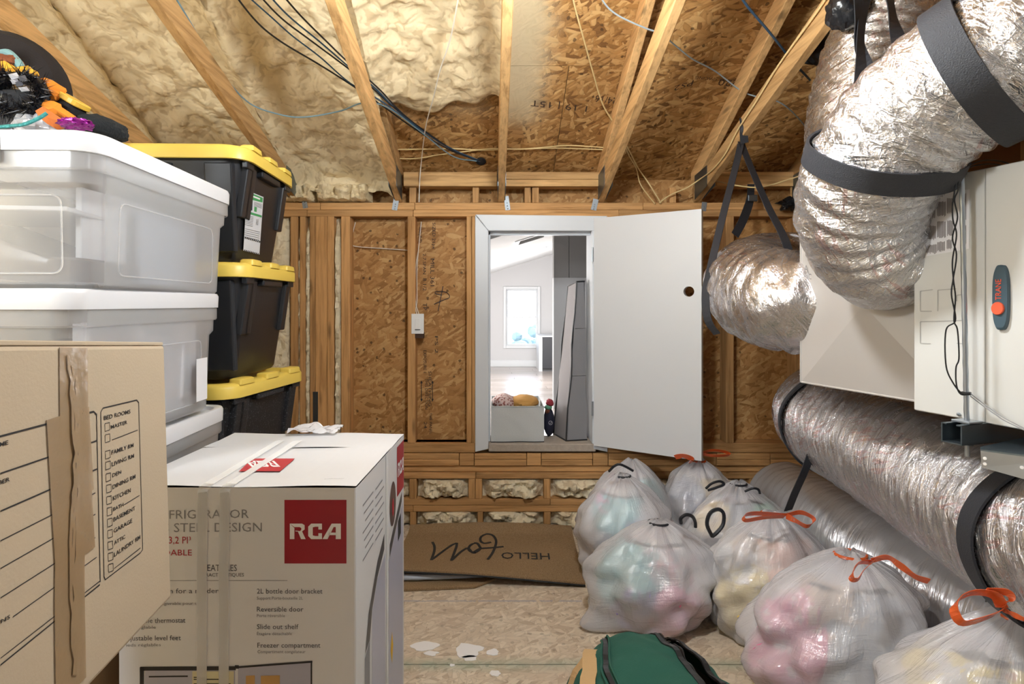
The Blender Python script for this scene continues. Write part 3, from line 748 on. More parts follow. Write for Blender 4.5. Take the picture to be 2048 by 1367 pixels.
for a, b, y in ((Z0 + fw, zm + .012, YF + .01), (zm - .012, Z1 - fw, YF + .035)):
    x0, x1, t = W0 + fw, W1 - fw, .022
    for lo, hi in (((x0, y, a), (x0 + t, y + .02, b)), ((x1 - t, y, a), (x1, y + .02, b)), ((x0 + t, y, a), (x1 - t, y + .02, a + t)), ((x0 + t, y, b - t), (x1 - t, y + .02, b))):
        m = MB(); m.box(lo, hi); m.build('sash_rail', M['white'], w1, bevel=.002, seg=1)
    m = MB(); m.box((x0 + t, y + .008, a + t), (x1 - t, y + .012, b - t)); m.build('pane', M['glass'], w1)
bb = MB(); bb.box((-2.0, YF - .015, FZ), (2.2, YF, CH - (720 - CY) * YF / F)); stf(bb.build('baseboard_far', M['white'], bevel=.003, seg=1))
ch = struct('ceiling_hall')
m = MB(); m.prism([(-2.1, WY + jt, hz(-2.1)), (2.3, WY + jt, hz(2.3)), (2.3, WY + jt, hz(2.3) + .1), (-2.1, WY + jt, hz(-2.1) + .1)], (0, YF + .12 - WY - jt, 0)); m.build('plaster', ceilw, ch)
for nm, x0, x1 in (('wall_hall_left', -1.6, -1.5), ('wall_hall_right', 2.1, 2.2)):
    m = MB(); m.box((x0, WY + jt, FZ), (x1, YF, hz(x1) + .02)); stf(m.build(nm, wallw))
m = MB()
for x0, x1, z0, z1 in ((-2.3, DX0 - .02, 0, 4), (DX1 + .02, 2.7, 0, 4), (DX0 - .02, DX1 + .02, DZ1 + .02, 4), (DX0 - .02, DX1 + .02, 0, FZ - .04)):
    m.box((x0, Yb + .045, z0), (x1, WY + jt - .002, z1))
stf(m.build('wall_hall_near', wallw))
YP = 4.2
def px_(px, Y): return (px - CX) * Y / F
def pz_(py, Y): return CH - (py - CY) * Y / F
wp = struct('wall_partition')
m = MB(); m.box((px_(1107.5, YP), YP, FZ), (2.1, YP + .1, pz_(555, YP))); m.build('lower_wall', plain('hall_partition_paint', (176, 176, 177), .6), wp)
m = MB(); m.box((px_(1107.5, YP), YP - .0, pz_(555, YP) + .0005), (px_(1137.6, YP), YP + .1, hz(.6))); m.box((px_(1138.6, YP), YP - .004, pz_(555, YP) + .0005), (2.1, YP + .1, hz(1.0))); m.build('upper_wall', wallg, wp)  # shade on the upper partition put into its darker colour
# ceiling vent and downlight in the hall
cn = V((.31, 0, -1)).normalized()
cf = Face((-.04, 4, 1.642), cn)
vt = thing('ceiling_vent', 'white louvred air vent in the sloping ceiling seen through the doorway', 'vent', cf.at((1064, 476)))
c = cf.at((1064, 476)); ux = V((1, 0, .31)).normalized()
m = MB(); 
for s in (-1, 1): m.obox(c + ux * s * .12 + cn * .004, ux * .02, (0, .16, 0), cn * .004); m.obox(c + V((0, s * .145, 0)) + cn * .004, ux * .1, (0, .015, 0), cn * .004)
m.build('vent_frame', M['white'], vt)
for k in range(7): 
    m = MB(); m.obox(c + V((0, -.115 + k * .038, 0)) + cn * .003, ux * .1, (0, .012, .004), cn * .001); m.build('slat', M['grey_line'], vt)
m = MB(); m.obox(c + cn * .0008, ux * .1, (0, .13, 0), cn * .0004); m.build('backing', ink['midgrey'], vt)
dl = thing('downlight', 'lit round recessed light in the white sloping ceiling', 'light', cf.at((1082, 497)))
c = cf.at((1082, 497)); m = MB()
def ringp(r, e, n=24): return [c + ux * r * math.cos(2*math.pi*k/n) + V((0, 1, 0)) * r * math.sin(2*math.pi*k/n) + cn * e for k in range(n)]
m.loft([ringp(.075, 0), ringp(.075, .006), ringp(.058, .006), ringp(.058, .001)], False, False); m.build('trim_ring', M['white'], dl)
m = MB(); m.poly(ringp(.058, .002)); m.build('lens', emit('downlight_glow', (255, 252, 246), 9), dl, norm=False)
# dark cabinet below a white one by the far wall
YK = 6.5
kb = thing('base_cabinet', 'charcoal base cabinet with a pale end panel at the far wall', 'cabinet', (px_(1095, YK), YK, FZ))
m = MB(); m.box((px_(1085.5, YK), YK, FZ + .035), (px_(1085.5, YK) + .5, YK + .45, pz_(674, YK))); m.build('carcass', plain('charcoal_laminate', (62, 63, 68), .5), kb, bevel=.004, seg=1)
m = MB(); m.box((px_(1078.5, YK), YK + .03, FZ), (px_(1085.2, YK), YK + .45, pz_(672, YK))); m.build('end_panel', M['white'], kb)
m = MB(); m.box((px_(1078.5, YK), YK - .005, pz_(673.6, YK)), (px_(1085, YK) + .52, YK + .46, pz_(671, YK))); m.build('worktop', M['white'], kb)
m = MB(); m.box((px_(1086, YK), YK + .04, FZ), (px_(1085.5, YK) + .5, YK + .4, FZ + .034)); m.build('plinth', ink['grey'], kb)
# storage cube with folded clothes
BX0, BX1, BY0, BY1, BZ1 = DX0 + .014, (1088 - CX) * 3.2 / F, 3.2, 3.56, CH - (812 - CY) * 3.2 / F
bn = thing('storage_bin', 'pale grey canvas storage cube full of folded clothes just inside the doorway', 'bin', ((BX0+BX1)/2, 3.38, FZ))
canvas = plain('canvas', (196, 199, 198), .85, 0, .3, 300, .03)
def binp(i, j, y, inner=0.0):
    x = lerp(BX0 + inner, BX1 - inner, i); z = lerp(FZ + .002, BZ1, j)
    return V((x, y + .010 * nz((x * 9, z * 7, y)) + .014 * abs(nz((x * 5 + z * 6, z * 4, 3))) - .008, z))
m = MB(); m.grid(lambda i, j: binp(i, j, BY0), 18, 14); m.build('front_panel', canvas, bn, smooth=True, norm=False)
m = MB(); m.box((BX0, BY0 + .015, FZ), (BX0 + .004, BY1, BZ1)); m.box((BX1 - .004, BY0 + .008, FZ + .004), (BX1, BY1, BZ1)); m.box((BX0, BY1 - .004, FZ), (BX1, BY1, BZ1)); m.box((BX0, BY0 + .015, FZ), (BX1, BY1, FZ + .004)); m.build('sides', canvas, bn)
m = MB(); m.tube([binp(k / 16, 0, BY0 - .001) for k in range(17)], .003, 6); m.build('piping', M['black'], bn)
m = MB(); m.tube([binp(k / 16, 1, BY0 - .001) for k in range(17)], .003, 6); m.build('hem', canvas, bn)
def cushion(name, c, r, mat, label, cat, seed, amp=.1, nu=28, nv=18, flat=None, parent=None):
    m = MB(); m.sphere(c, r, nu, nv, lambda d: amp * noise.fractal(d * 2.4 + V((seed, 0, 0)), .8, 2, 3))
    o = m.build(name, mat, parent, smooth=True)
    return tag(o, label, cat) if label else o
def spotted(name, rgb, rgb2, scale, th):
    t = NT(name); vo = t.n('TexVoronoi'); vo.inputs['Scale'].default_value = scale; t.l(t.obj(), vo.inputs['Vector'])
    t.l(t.mix(t.math('LESS_THAN', vo.outputs['Distance'], th), S(*rgb), S(*rgb2)), t.b.inputs['Base Color']); t.set(Roughness=.85); return t.m
cushion('folded_shirt', ((BX0 + .075), 3.36, BZ1 - .002), (.07, .1, .045), spotted('print_cloth', (214, 190, 184), (150, 92, 84), 60, .4), 'pink patterned cloth folded in the canvas storage cube', 'clothing', 2)
cushion('folded_blanket', ((BX0 + .2), 3.37, BZ1 - .002), (.085, .1, .04), plain('tan_cloth', (206, 156, 86), .85, 0, .4, 60), 'tan cloth folded in the canvas storage cube', 'clothing', 5, .08)
# small navy pouch with coloured scarf on top
np_ = thing('drawstring_pouch', 'small navy pouch topped by a red and green scrap beside canvas cube', 'bag', ((BX1 + .04), 3.34, FZ))
pc = V((px_(1098, 3.34), 3.34, FZ))
cushion('pouch_body', pc + V((0, 0, .085)), (.033, .05, .085), plain('navy_cloth', (32, 36, 58), .8), None, None, 3, .06, parent=np_)
cushion('red_scrap', pc + V((.004, -.01, .2)), (.022, .03, .022), plain('red_cloth', (150, 44, 56), .8), None, None, 6, .2, parent=np_)
cushion('green_scrap', pc + V((-.006, -.02, .175)), (.022, .026, .014), plain('green_cloth', (96, 150, 124), .8), None, None, 8, .2, parent=np_)
cushion('brown_scrap', pc + V((-.012, -.022, .155)), (.014, .02, .016), plain('brown_cloth', (116, 66, 46), .8), None, None, 9, .2, parent=np_)
m = MB(); cc = pc + V((.004, -.052, .09)); m.tube([cc + V((.011 * math.cos(a), 0, .011 * math.sin(a))) for a in [2*math.pi*k/20 for k in range(21)]], .0014, 5)
m.tube([cc + V((-.005, 0, -.005)), cc + V((.003, -.001, 0)), cc + V((.005, 0, .006))], .0014, 5); m.build('badge', ink['silver'], np_)
# tall grey mattress bag leaning by the jamb
mg = thing('mattress_bag', 'tall grey fabric mattress bag with black piping standing by the doorway', 'mattress bag', (.5, 3.45, FZ))
gf = plain('grey_nonwoven', (138, 137, 140), .85, 0, .25, 120, .06); gf2 = plain('grey_nonwoven_pale', (152, 147, 147), .85, 0, .25, 120, .06)
A0, A1, B0, B1 = P(1136, 572, 3.50), P(1153, 563, 3.30), P(1107, 868, 3.40), P(1132, 881, 3.22)   # side panel corners: top back/front, bottom back/front
B0.z = FZ + .002; B1.z = FZ + .002
def mpt(a, b, c_, d_, i, j, amp, sd):
    p = a.lerp(b, i).lerp(c_.lerp(d_, i), j); return p + V((amp * nz((p.x * 4, p.z * 3.3, sd)), amp * nz((p.z * 5, p.x * 5, sd + 4)), 0))
R1 = V((.2, 0, 0)); C1, D1 = V((.547, 3.325, A1.z + .004)), V((.548, 3.245, FZ + .002))
m = MB(); m.grid(lambda i, j: mpt(A0, A1, B0, B1, i, j, .006 * math.sin(math.pi * i), 1), 10, 30); m.build('side_panel', gf2, mg, smooth=True, norm=False)
m = MB()
for z0, z1 in ((0, .30), (.302, .60), (.602, 1)): m.grid(lambda i, j: mpt(A1, C1, B1, D1, i, lerp(z0, z1, j), .008, 2), 10, 14)
m.build('front_panel', gf, mg, smooth=True, norm=False)
m = MB(); m.poly([A0, A1, C1, C1 + (A0 - A1)]); m.poly([C1, D1, D1 + (B0 - B1), C1 + (A0 - A1)]); m.poly([A0, C1 + (A0 - A1), D1 + (B0 - B1), B0]); m.build('back_panel', gf, mg)
for a, b in ((A1, B1), (A0, B0), (A1, C1), (B0, B1), (B1, D1), (A0, A1)):
    m = MB(); m.tube([a.lerp(b, k / 10) + V((0, -.003, 0)) + V((.006 * math.sin(k * 1.3), 0, 0)) * (a.z - b.z > .5) * math.sin(math.pi * k / 10) for k in range(11)], .0045, 6); m.build('piping', M['black'], mg)
# shrub outside the hall window
sb = MB(); rs = random.Random(4)
for k in range(46):
    a = rs.random() * 6.28; r = rs.random() ** .5 * .55; c = V((.72 + r * math.cos(a), 9.2 + r * math.sin(a), .30 + rs.random() * .62 * (1 - r)))
    sb.sphere(c, .07 + .06 * rs.random(), 7, 5, lambda d: .35 * nz(d * 4 + c * 5))
o = sb.build('garden_shrub', plain('shrub_leaf', (176, 186, 180), .8)); tag(o, 'hazy bush outside the bright hall window', 'shrub'); 
m = MB(); m.box((-6, 7.3, -.2), (8, 22, .3)); stf(m.build('ground_outside', plain('garden_ground', (232, 232, 226), .9)))
# ---- light switch with its cables
sw = thing('light_switch', 'white rocker light switch on the stud beside the doorway', 'switch', (wx(835.5), WY, wz(667)))
m = MB(); m.box((wx(823), WY - .0065, wz(667)), (wx(848), WY - .0005, wz(627))); m.build('cover_plate', M['switch'], sw, bevel=.0015)
m = MB(); m.box((wx(830.5), WY - .0095, wz(658)), (wx(840.5), WY - .006, wz(636))); m.build('rocker', M['switch'], sw, bevel=.001)
m = MB(); m.box((wx(830.2), WY - .0105, wz(659.5)), (wx(840.8), WY - .006, wz(658))); m.build('rocker_edge', ink['grey'], sw)
m = MB(); m.box((wx(828), WY + .001, wz(676)), (wx(847), WY + .05, wz(664))); m.build('box', plain('brown_box', (70, 44, 26), .6), sw)
# ================================================================== LEFT SIDE: BOXES AND TOTES
card = plain('cardboard', (188, 172, 148), .85, 0, .12, 240, .05, .2)
cardt = plain('cardboard_plain', (178, 146, 108), .85, 0, .12, 200, .06, .2)
whitec = plain('white_printed_board', (216, 216, 217), .42, 0, .06, 30, .02)
whites = plain('white_printed_board_side', (214, 215, 220), .36, 0, .06, 30, .02)
# ---- fridge carton
A = V((-.3005, 1.233, 0)); B = V((-.2745, 1.738, 0)); Cc = V((-.80, 1.738, 0)); D = V((-.826, 1.236, 0)); FH = .86
fb = thing('appliance_carton', 'white appliance carton with red logo squares and taped top on the floor', 'box', ((A + Cc) / 2))
up = V((0, 0, FH))
m = MB(); m.loft([[A, B, Cc, D], [p + up for p in (A, B, Cc, D)]], True, False); m.build('carton_body', whitec, fb, bevel=.004)
# top flaps
def ftop(u, v_, e=0): return D.lerp(A, u).lerp(Cc.lerp(B, u), v_) + up + V((0, 0, e))
for v0, v1 in ((0, .655), (.66, 1)):
    m = MB(); m.grid(lambda i, j: ftop(i, lerp(v0, v1, j), .003 + .002 * math.sin(9 * i + 3 * v0) * (1 if (j in (0, 1)) else 0)), 12, 2)
    q = [ftop(i / 12, v_, 0) for v_ in (v0, v1) for i in (0, 12)]
    m.build('top_flap', whitec, fb)
m = MB(); m.box(tuple(ftop(0, .60) + V((.002, 0, -.004))), tuple(ftop(1, .70) + V((-.002, 0, -.001)))); m.build('inner_flap', whites, fb)
# front face print
n1 = (A - D).normalized().cross(V((0, 0, 1))); ff = Face(A, n1)
m = MB(); ff.poly(m, [(569, 999), (693, 999), (693, 1126), (569, 1126)]); lg = m.build('logo_square', plain('logo_red', (150, 14, 36), .4), fb)
def logo(mb, fn):                            # the three squared letters, unit box 0..1 x 0..1
    def q(pts): mb.poly([fn(*p) for p in pts])
    q([(0, 0), (.09, 0), (.09, .72), (.0, 1)]); q([(0, 1), (.09, .78), (.19, .78), (.24, 1)]); q([(.24, 1), (.19, .78), (.225, .72), (.29, .9)]); q([(.225, .72), (.29, .9), (.29, .62), (.225, .6)])
    q([(.225, .6), (.29, .62), (.24, .5), (.19, .48)]); q([(.11, .5), (.19, .48), (.24, .5), (.11, .55)]); q([(.16, .48), (.24, .5), (.31, 0), (.22, 0)])
    q([(.36, .2), (.45, .24), (.45, .76), (.36, .8)]); q([(.36, .8), (.45, .76), (.5, .8), (.42, 1)]); q([(.42, 1), (.5, .8), (.63, .8), (.63, 1)]); q([(.36, .2), (.42, 0), (.5, .2), (.45, .24)]); q([(.42, 0), (.63, 0), (.63, .2), (.5, .2)]); q([(.56, .62), (.63, .62), (.63, .8), (.56, .8)]); q([(.56, .38), (.63, .38), (.63, .2), (.56, .2)])
    q([(.64, 0), (.74, 0), (.86, .78), (.82, 1)]); q([(.82, 1), (.86, .78), (.9, .78), (.9, 1)]); q([(.9, 0), (1, 0), (1, 1), (.9, 1)]); q([(.74, .26), (.9, .26), (.9, .42), (.77, .42)])
m = MB(); logo(m, lambda x, y: ff.at((580 + 102 * x, 1077 - 31 * y), .0012)); m.build('logo_lettering', ink['white'], lg)
texts(ff, (('REFRIGERATOR', (309, 1037), (498, 1035), 17.5), ('STAINLESS STEEL DESIGN', (208, 1064), (524, 1062), 18)), 'title_lettering', plain('ink_thin', (132, 132, 134), .7), fb)
texts(ff, (('3,2 PI³', (338, 1086), (382, 1086), 14), ('AFFORDABLE', (268, 1110), (384, 1110), 12)), 'red_lettering', ink['red'], fb)
texts(ff, (('FEATURES', (408, 1141), (474, 1141), 13), ('CARACTÉRISTIQUES', (398, 1152), (488, 1152), 7),
    ('Sleek design for a modern', (262, 1186), (445, 1185), 10), ('Adjustable thermostat', (248, 1245), (371, 1244), 10), ('Adjustable level feet', (244, 1280), (362, 1279), 10),
    ('2L bottle door bracket', (514, 1186), (645, 1186), 10), ('Reversible door', (514, 1222), (607, 1222), 10), ('Slide out shelf', (514, 1257), (597, 1257), 10), ('Freezer compartment', (515, 1294), (641, 1294), 10)), 'feature_lettering', plain('ink_feature', (72, 72, 76), .7), fb)
texts(ff, (('Support Porte-bouteille 2L', (514, 1198), (606, 1198), 6), ('Porte réversible', (514, 1233), (570, 1233), 6), ('Étagère détachable', (514, 1269), (584, 1269), 6), ('Compartiment congélateur', (515, 1305), (611, 1305), 6),
    ('dégivrable pour un', (318, 1209), (400, 1208), 6), ('réglable', (272, 1256), (312, 1256), 6), ('Pieds réglables', (246, 1292), (322, 1291), 6)), 'small_lettering', plain('ink_small', (120, 120, 124), .7), fb)
m = MB()
ff.line(m, (300, 1160), (575, 1160), 1.2)
m.build('printed_rule', ink['midgrey'], fb)
# product picture at the foot of the front
m = MB()
ff.line(m, (281, 1336), (472, 1335), 8, .0008); ff.line(m, (284, 1333), (284, 1500), 8, .0008); ff.line(m, (474, 1329), (474, 1336), 8, .0008); ff.line(m, (476, 1333), (625, 1322), 4, .0008); ff.line(m, (623, 1321), (623, 1500), 3, .0008); ff.line(m, (298, 1352), (376, 1351), 3, .0008)
m.build('picture_outline', ink['black'], fb)
m = MB(); ff.poly(m, [(476, 1334), (622, 1324), (622, 1500), (476, 1500)]); ff.poly(m, [(290, 1340), (470, 1340), (470, 1500), (290, 1500)]); m.build('picture_ground', plain('picture_grey', (172, 172, 186), .5), fb)
m = MB(); ff.poly(m, [(385, 1341), (468, 1341), (468, 1500), (385, 1500)], .0009); m.build('picture_note', plain('picture_cream', (206, 198, 160), .6), fb)
m = MB()
for x0, x1 in ((492, 510), (522, 560)): ff.poly(m, [(x0, 1350), (x1, 1349), (x1, 1500), (x0, 1500)], .0009)
m.build('picture_jar', ink['amber'], fb)
m = MB()
for y, x1 in ((1353, 406), (1357, 440), (1366, 462)): ff.line(m, (388, y), (x1, y), 2, .0013)
m.build('picture_lettering', ink['black'], fb)
# right side print
n2 = (B - A).normalized().cross(V((0, 0, 1))); rf_ = Face(A, n2)
def rs_(u, z, e=.0006): return A.lerp(B, u) + V((0, 0, z)) + n2 * e
def rpoly(mb, pts, e=.0006): mb.poly([rs_(u, z, e) for u, z in pts])
m = MB(); rpoly(m, [(.80, .70), (.985, .70), (.985, .845), (.80, .845)]); lg = m.build('logo_square', plain('logo_red_side', (160, 16, 38), .4), fb)
m = MB(); logo(m, lambda x, y: rs_(.815 + .155 * x, .755 + .04 * y, .0014)); m.build('logo_lettering', ink['white'], lg)
m = MB(); rpoly(m, [(.695 + .075 * math.cos(a), .70 + .062 * math.sin(a)) for a in [2*math.pi*k/28 for k in range(28)]]); sl = m.build('round_seal', plain('seal_brown', (84, 62, 60), .4), fb)
m = MB(); rpoly(m, [(.695 + .02 * math.cos(a), .69 + .025 * math.sin(a)) for a in [2*math.pi*k/16 for k in range(16)]], .0012); m.build('seal_centre', ink['red'], sl)
m = MB()
rpoly(m, [(.14, .45), (.20, .53), (.36, .615), (.50, .655), (.50, .615), (.36, .575), (.26, .52), (.22, .46)])
rpoly(m, [(.62, .60), (.93, .695), (.93, .665), (.62, .565)])
m.build('picture_arch', plain('picture_dark', (70, 70, 74), .4), fb)
m = MB(); rpoly(m, [(.60, 0), (.96, 0), (.96, .66), (.60, .56)], .0004); rpoly(m, [(.26, 0), (.52, 0), (.52, .60), (.36, .57), (.26, .51)], .0004); m.build('picture_panel', plain('picture_steel', (176, 178, 196), .35), fb)
m = MB(); rpoly(m, [(.135, 0), (.22, 0), (.22, .46), (.135, .44)], .0005); m.build('picture_edge', ink['midgrey'], fb)
m = MB(); rpoly(m, [(.825, .565), (.90, .575), (.90, .635), (.825, .625)], .001); m.build('picture_display', ink['black'], fb)
m = MB(); rpoly(m, [(.64, .30), (.672, .345), (.70, .30), (.672, .255)], .001); m.build('picture_sticker', ink['yellow'], fb)
m = MB()
for k in range(7): 
    for (u0, u1) in ((.10 + .02 * (k % 3), .28), (.32, .46 + .03 * (k % 2))): rpoly(m, [(u0, .80 - k * .021), (u1, .80 - k * .021 + .002), (u1, .804 - k * .021 + .002), (u0, .804 - k * .021)])
m.build('fine_print', ink['midgrey'], fb)
# red logo strip and tape on the lid
topf = Face(ftop(0, 0, .0052), (0, 0, 1), (0, 1, 0))
m = MB(); topf.poly(m, [(478, 942), (560, 942), (590, 916.5), (505, 916.5)]); lg = m.build('logo_square', plain('logo_red_top', (186, 62, 70), .4), fb)
m = MB(); logo(m, lambda x, y: topf.at((548 - 58 * x + 22 * y * .6 + 0, 921.5 + 12 * y), .0008)); m.build('logo_lettering', ink['white'], lg)
m = MB(); topf.text(m, 'authentic', (648, 958), (688, 957), 4); m.build('small_lettering', ink['midgrey'], fb)
m = MB()
for k in range(5):
    topf.line(m, (486 + k * 5, 880 + k * 4), (560 + k * 22, 880 + k * 4), 1)
m.build('fine_print', plain('faint_print', (204, 204, 206), .5), fb)
tpm = MB()
for px0, px1, px2 in ((394, 414, 0), (440, 456, 1)):
    pts = [ff.at((px0 + (px1 - px0)/2 + (2 - px2 * 4) * 0, 1367), .0012), ff.at(((px0 + px1)/2, 1150), .0012), ff.at(((px0+px1)/2 + 2, 985), .0012)]
    a = topf.at(((px0 + px1)/2 + 14, 968), .0016); b = topf.at((560 + px2 * 36, 882), .0016)
    pts += [pts[-1] + V((0, .001, .008)), a, a.lerp(b, .5), b]
    tpm = MB(); tpm.ribbon(pts, (1, 0, 0), .022, .0006); tpm.build('packing_tape', M['tape_film'], fb)
m = MB(); m.ribbon([rs_(.56, .0, .0012), rs_(.56, .5, .0012), rs_(.55, FH, .0012)], A - B, .02, .0006); m.build('packing_tape', M['tape_film'], fb)
# crumpled packing scrap behind the carton
m = MB(); c0 = P(632, 866, 1.745)
m.grid(lambda i, j: c0 + V(((i - .5) * .15, (j - .5) * .09, .010 + .030 * abs(nz((i * 3.2, j * 2.6, 3))) + .006 * nz((i * 8, j * 6, 7)))), 22, 14)
o = m.build('plastic_scrap', film('scrap_film', (236, 236, 238), .8, .2, .8, .2), smooth=True, angle=.5, norm=False); tag(o, 'crumpled clear plastic scrap on the far edge of the white appliance carton', 'scrap')
# ---- cardboard moving box (leaning a little)
dd = V((-.157, 1, -.074)).normalized(); uu = V((-.066, .073, .995)); uu = (uu - dd * uu.dot(dd)).normalized(); nn = dd.cross(uu).normalized()
TR = P(330, 690, 1.0); hB, lB, wB = .437, .62, .46
mvb = thing('moving_box', 'tan cardboard moving box with black room checklist and brown tape', 'box', TR - uu * hB)
def bx(a, b, c_): return TR - dd * a * lB - uu * b * hB - nn * c_ * wB     # a: nearer, b: down, c: away from the face
m = MB(); m.loft([[bx(0, 1, 0), bx(1, 1, 0), bx(1, 1, 1), bx(0, 1, 1)], [bx(0, 0, 0), bx(1, 0, 0), bx(1, 0, 1), bx(0, 0, 1)]]); m.build('box_body', card, mvb, bevel=.006, seg=2)
for c0_, c1_ in ((.004, .497), (.503, .996)):
    m = MB(); m.obox(bx(.5, -.006, (c0_ + c1_) / 2), dd * lB * .495, nn * wB * (c1_ - c0_) / 2, uu * .003); m.build('top_flap', card, mvb, bevel=.001, seg=1)
mf = Face(TR, nn, uu)
Z = lambda x, y: (x / 1.99, y / 1.99 + 680)
def zl(m, a, b, w_): mf.line(m, Z(*a), Z(*b), w_)
form = MB()
for a, b, w_ in (((-60, 398), (372, 284), 4), ((0, 530), (383, 400), 3.2), ((0, 680), (385, 512), 3.2), ((0, 798), (378, 607), 2.2), ((0, 908), (378, 692), 2.2), ((0, 1025), (378, 785), 2.2), ((50, 1100), (383, 863), 2), ((0, 1265), (396, 958), 2), ((0, 1292), (396, 972), 3),
    ((372, 284), (383, 296), 3), ((383, 292), (398, 962), 2.6), ((408, 270), (543, 238), 2.6), ((543, 238), (551, 248), 2.4), ((551, 246), (567, 832), 2), ((567, 832), (557, 846), 2), ((557, 846), (418, 952), 2.2), ((418, 952), (413, 940), 2.2), ((413, 944), (400, 286), 2.2), ((400, 286), (408, 270), 2.2),
    ((444, 397), (547, 357), 1.6), ((492, 655), (554, 617), 1.6), ((453, 908), (558, 826), 1.6)):
    if w_ > 2.4 and b[0] > 100 and a[0] < 100 or w_ in (2.2, 1.6, 3.2, 4) and a[0] < 20:
        m = MB(); zl(m, a, b, w_); m.build('printed_rule', ink['black'], mvb)
    else: zl(form, a, b, w_)
form.build('form_outline', ink['black'], mvb)
bxs = ((416, 345), (417, 390), (418, 455), (419, 498), (420, 545), (422, 590), (423, 636), (425, 681), (426, 725), (427, 770), (428, 816), (429, 861), (430, 905))
for x, y in bxs:
    q = [(x, y - 13), (x + 19, y - 18), (x + 20, y + 11), (x + 1, y + 18)]
    m = MB()
    for a, b in zip(q, q[1:] + q[:1]): zl(m, a, b, 1.3)
    m.build('check_box', ink['black'], mvb)
BOLD[0] = .012
texts(mf, [(t, Z(*a), Z(*b), h_ * .72) for t, a, b, h_ in (('BED ROOMS', (412, 318), (518, 290), 11), ('MASTER', (440, 353), (505, 332), 10), ('FAMILY RM', (443, 455), (530, 424), 11), ('LIVING RM', (444, 502), (532, 466), 11), ('DEN', (446, 545), (481, 530), 10), ('DINING RM', (447, 592), (538, 548), 11), ('KITCHEN', (448, 638), (519, 603), 11), ('BATH', (449, 680), (490, 660), 10),
    ('BASEMENT', (450, 722), (537, 674), 11), ('GARAGE', (451, 767), (525, 724), 11), ('ATTIC', (453, 814), (497, 787), 10), ('LAUNDRY RM', (453, 862), (557, 789), 11), ('NAME', (-48, 436), (31, 414), 12), ('NUMBER', (-75, 600), (37, 560), 12), ('CONTAINS', (-130, 1200), (38, 1106), 11))], 'printed_lettering', ink['black'], mvb); BOLD[0] = 0
tapeb = film('brown_tape', (190, 160, 120), .40, .22, .6, .05, (7, 7, 7), .03, bdist=.004)
for pts, w_ in (((Z(290, 30), Z(292, 500), Z(275, 900), Z(280, 1400)), .062), ((Z(270, 290), Z(290, 640)), .09), ((Z(284, 610), Z(300, 880)), .085)):
    P3 = [mf.at(p, .0012 + .0006 * w_) for p in pts]; m = MB(); Q = spline(P3, 20) if len(P3) > 2 else P3
    m.ribbon(Q, dd, w_, .0008); m.build('brown_tape', tapeb, mvb)
for k in range(3):
    m = MB(); q = spline([mf.at(Z(262 + 16 * k, 60 + 40 * k), .003), mf.at(Z(285 + 8 * k, 480), .004), mf.at(Z(270 + 12 * k, 820), .003), mf.at(Z(285 + 6 * k, 1330), .003)], 26)
    m.ribbon([p + dd * .006 * nz((k * 5, i * .7, 0)) for i, p in enumerate(q)], dd, .006, .0005); m.build('tape_crease', tapeb, mvb)
# ---- hidden cartons that carry the stacks
def carton(name, lo, hi, label):
    t = thing(name, label, 'box', ((lo[0] + hi[0]) / 2, (lo[1] + hi[1]) / 2, lo[2])); m = MB(); m.box(lo, (hi[0], hi[1], hi[2] - .004)); m.build('box_body', cardt, t, bevel=.004)
    for a, b in ((lo[0] + .002, (lo[0] + hi[0]) / 2 - .001), ((lo[0] + hi[0]) / 2 + .001, hi[0] - .002)):
        m = MB(); m.box((a, lo[1] + .002, hi[2] - .004), (b, hi[1] - .002, hi[2])); m.build('top_flap', cardt, t)
carton('support_carton', (-1.00, .40, 0), (-.63, .84, .735), 'plain brown carton on the floor under the leaning moving box')
carton('support_carton', (-1.34, 1.14, 0), (-.90, 1.84, .595), 'plain brown carton on the floor beneath the clear totes')
carton('support_carton', (-1.64, 1.92, 0), (-.95, 2.38, .60), 'plain brown carton on the floor beneath the black totes')
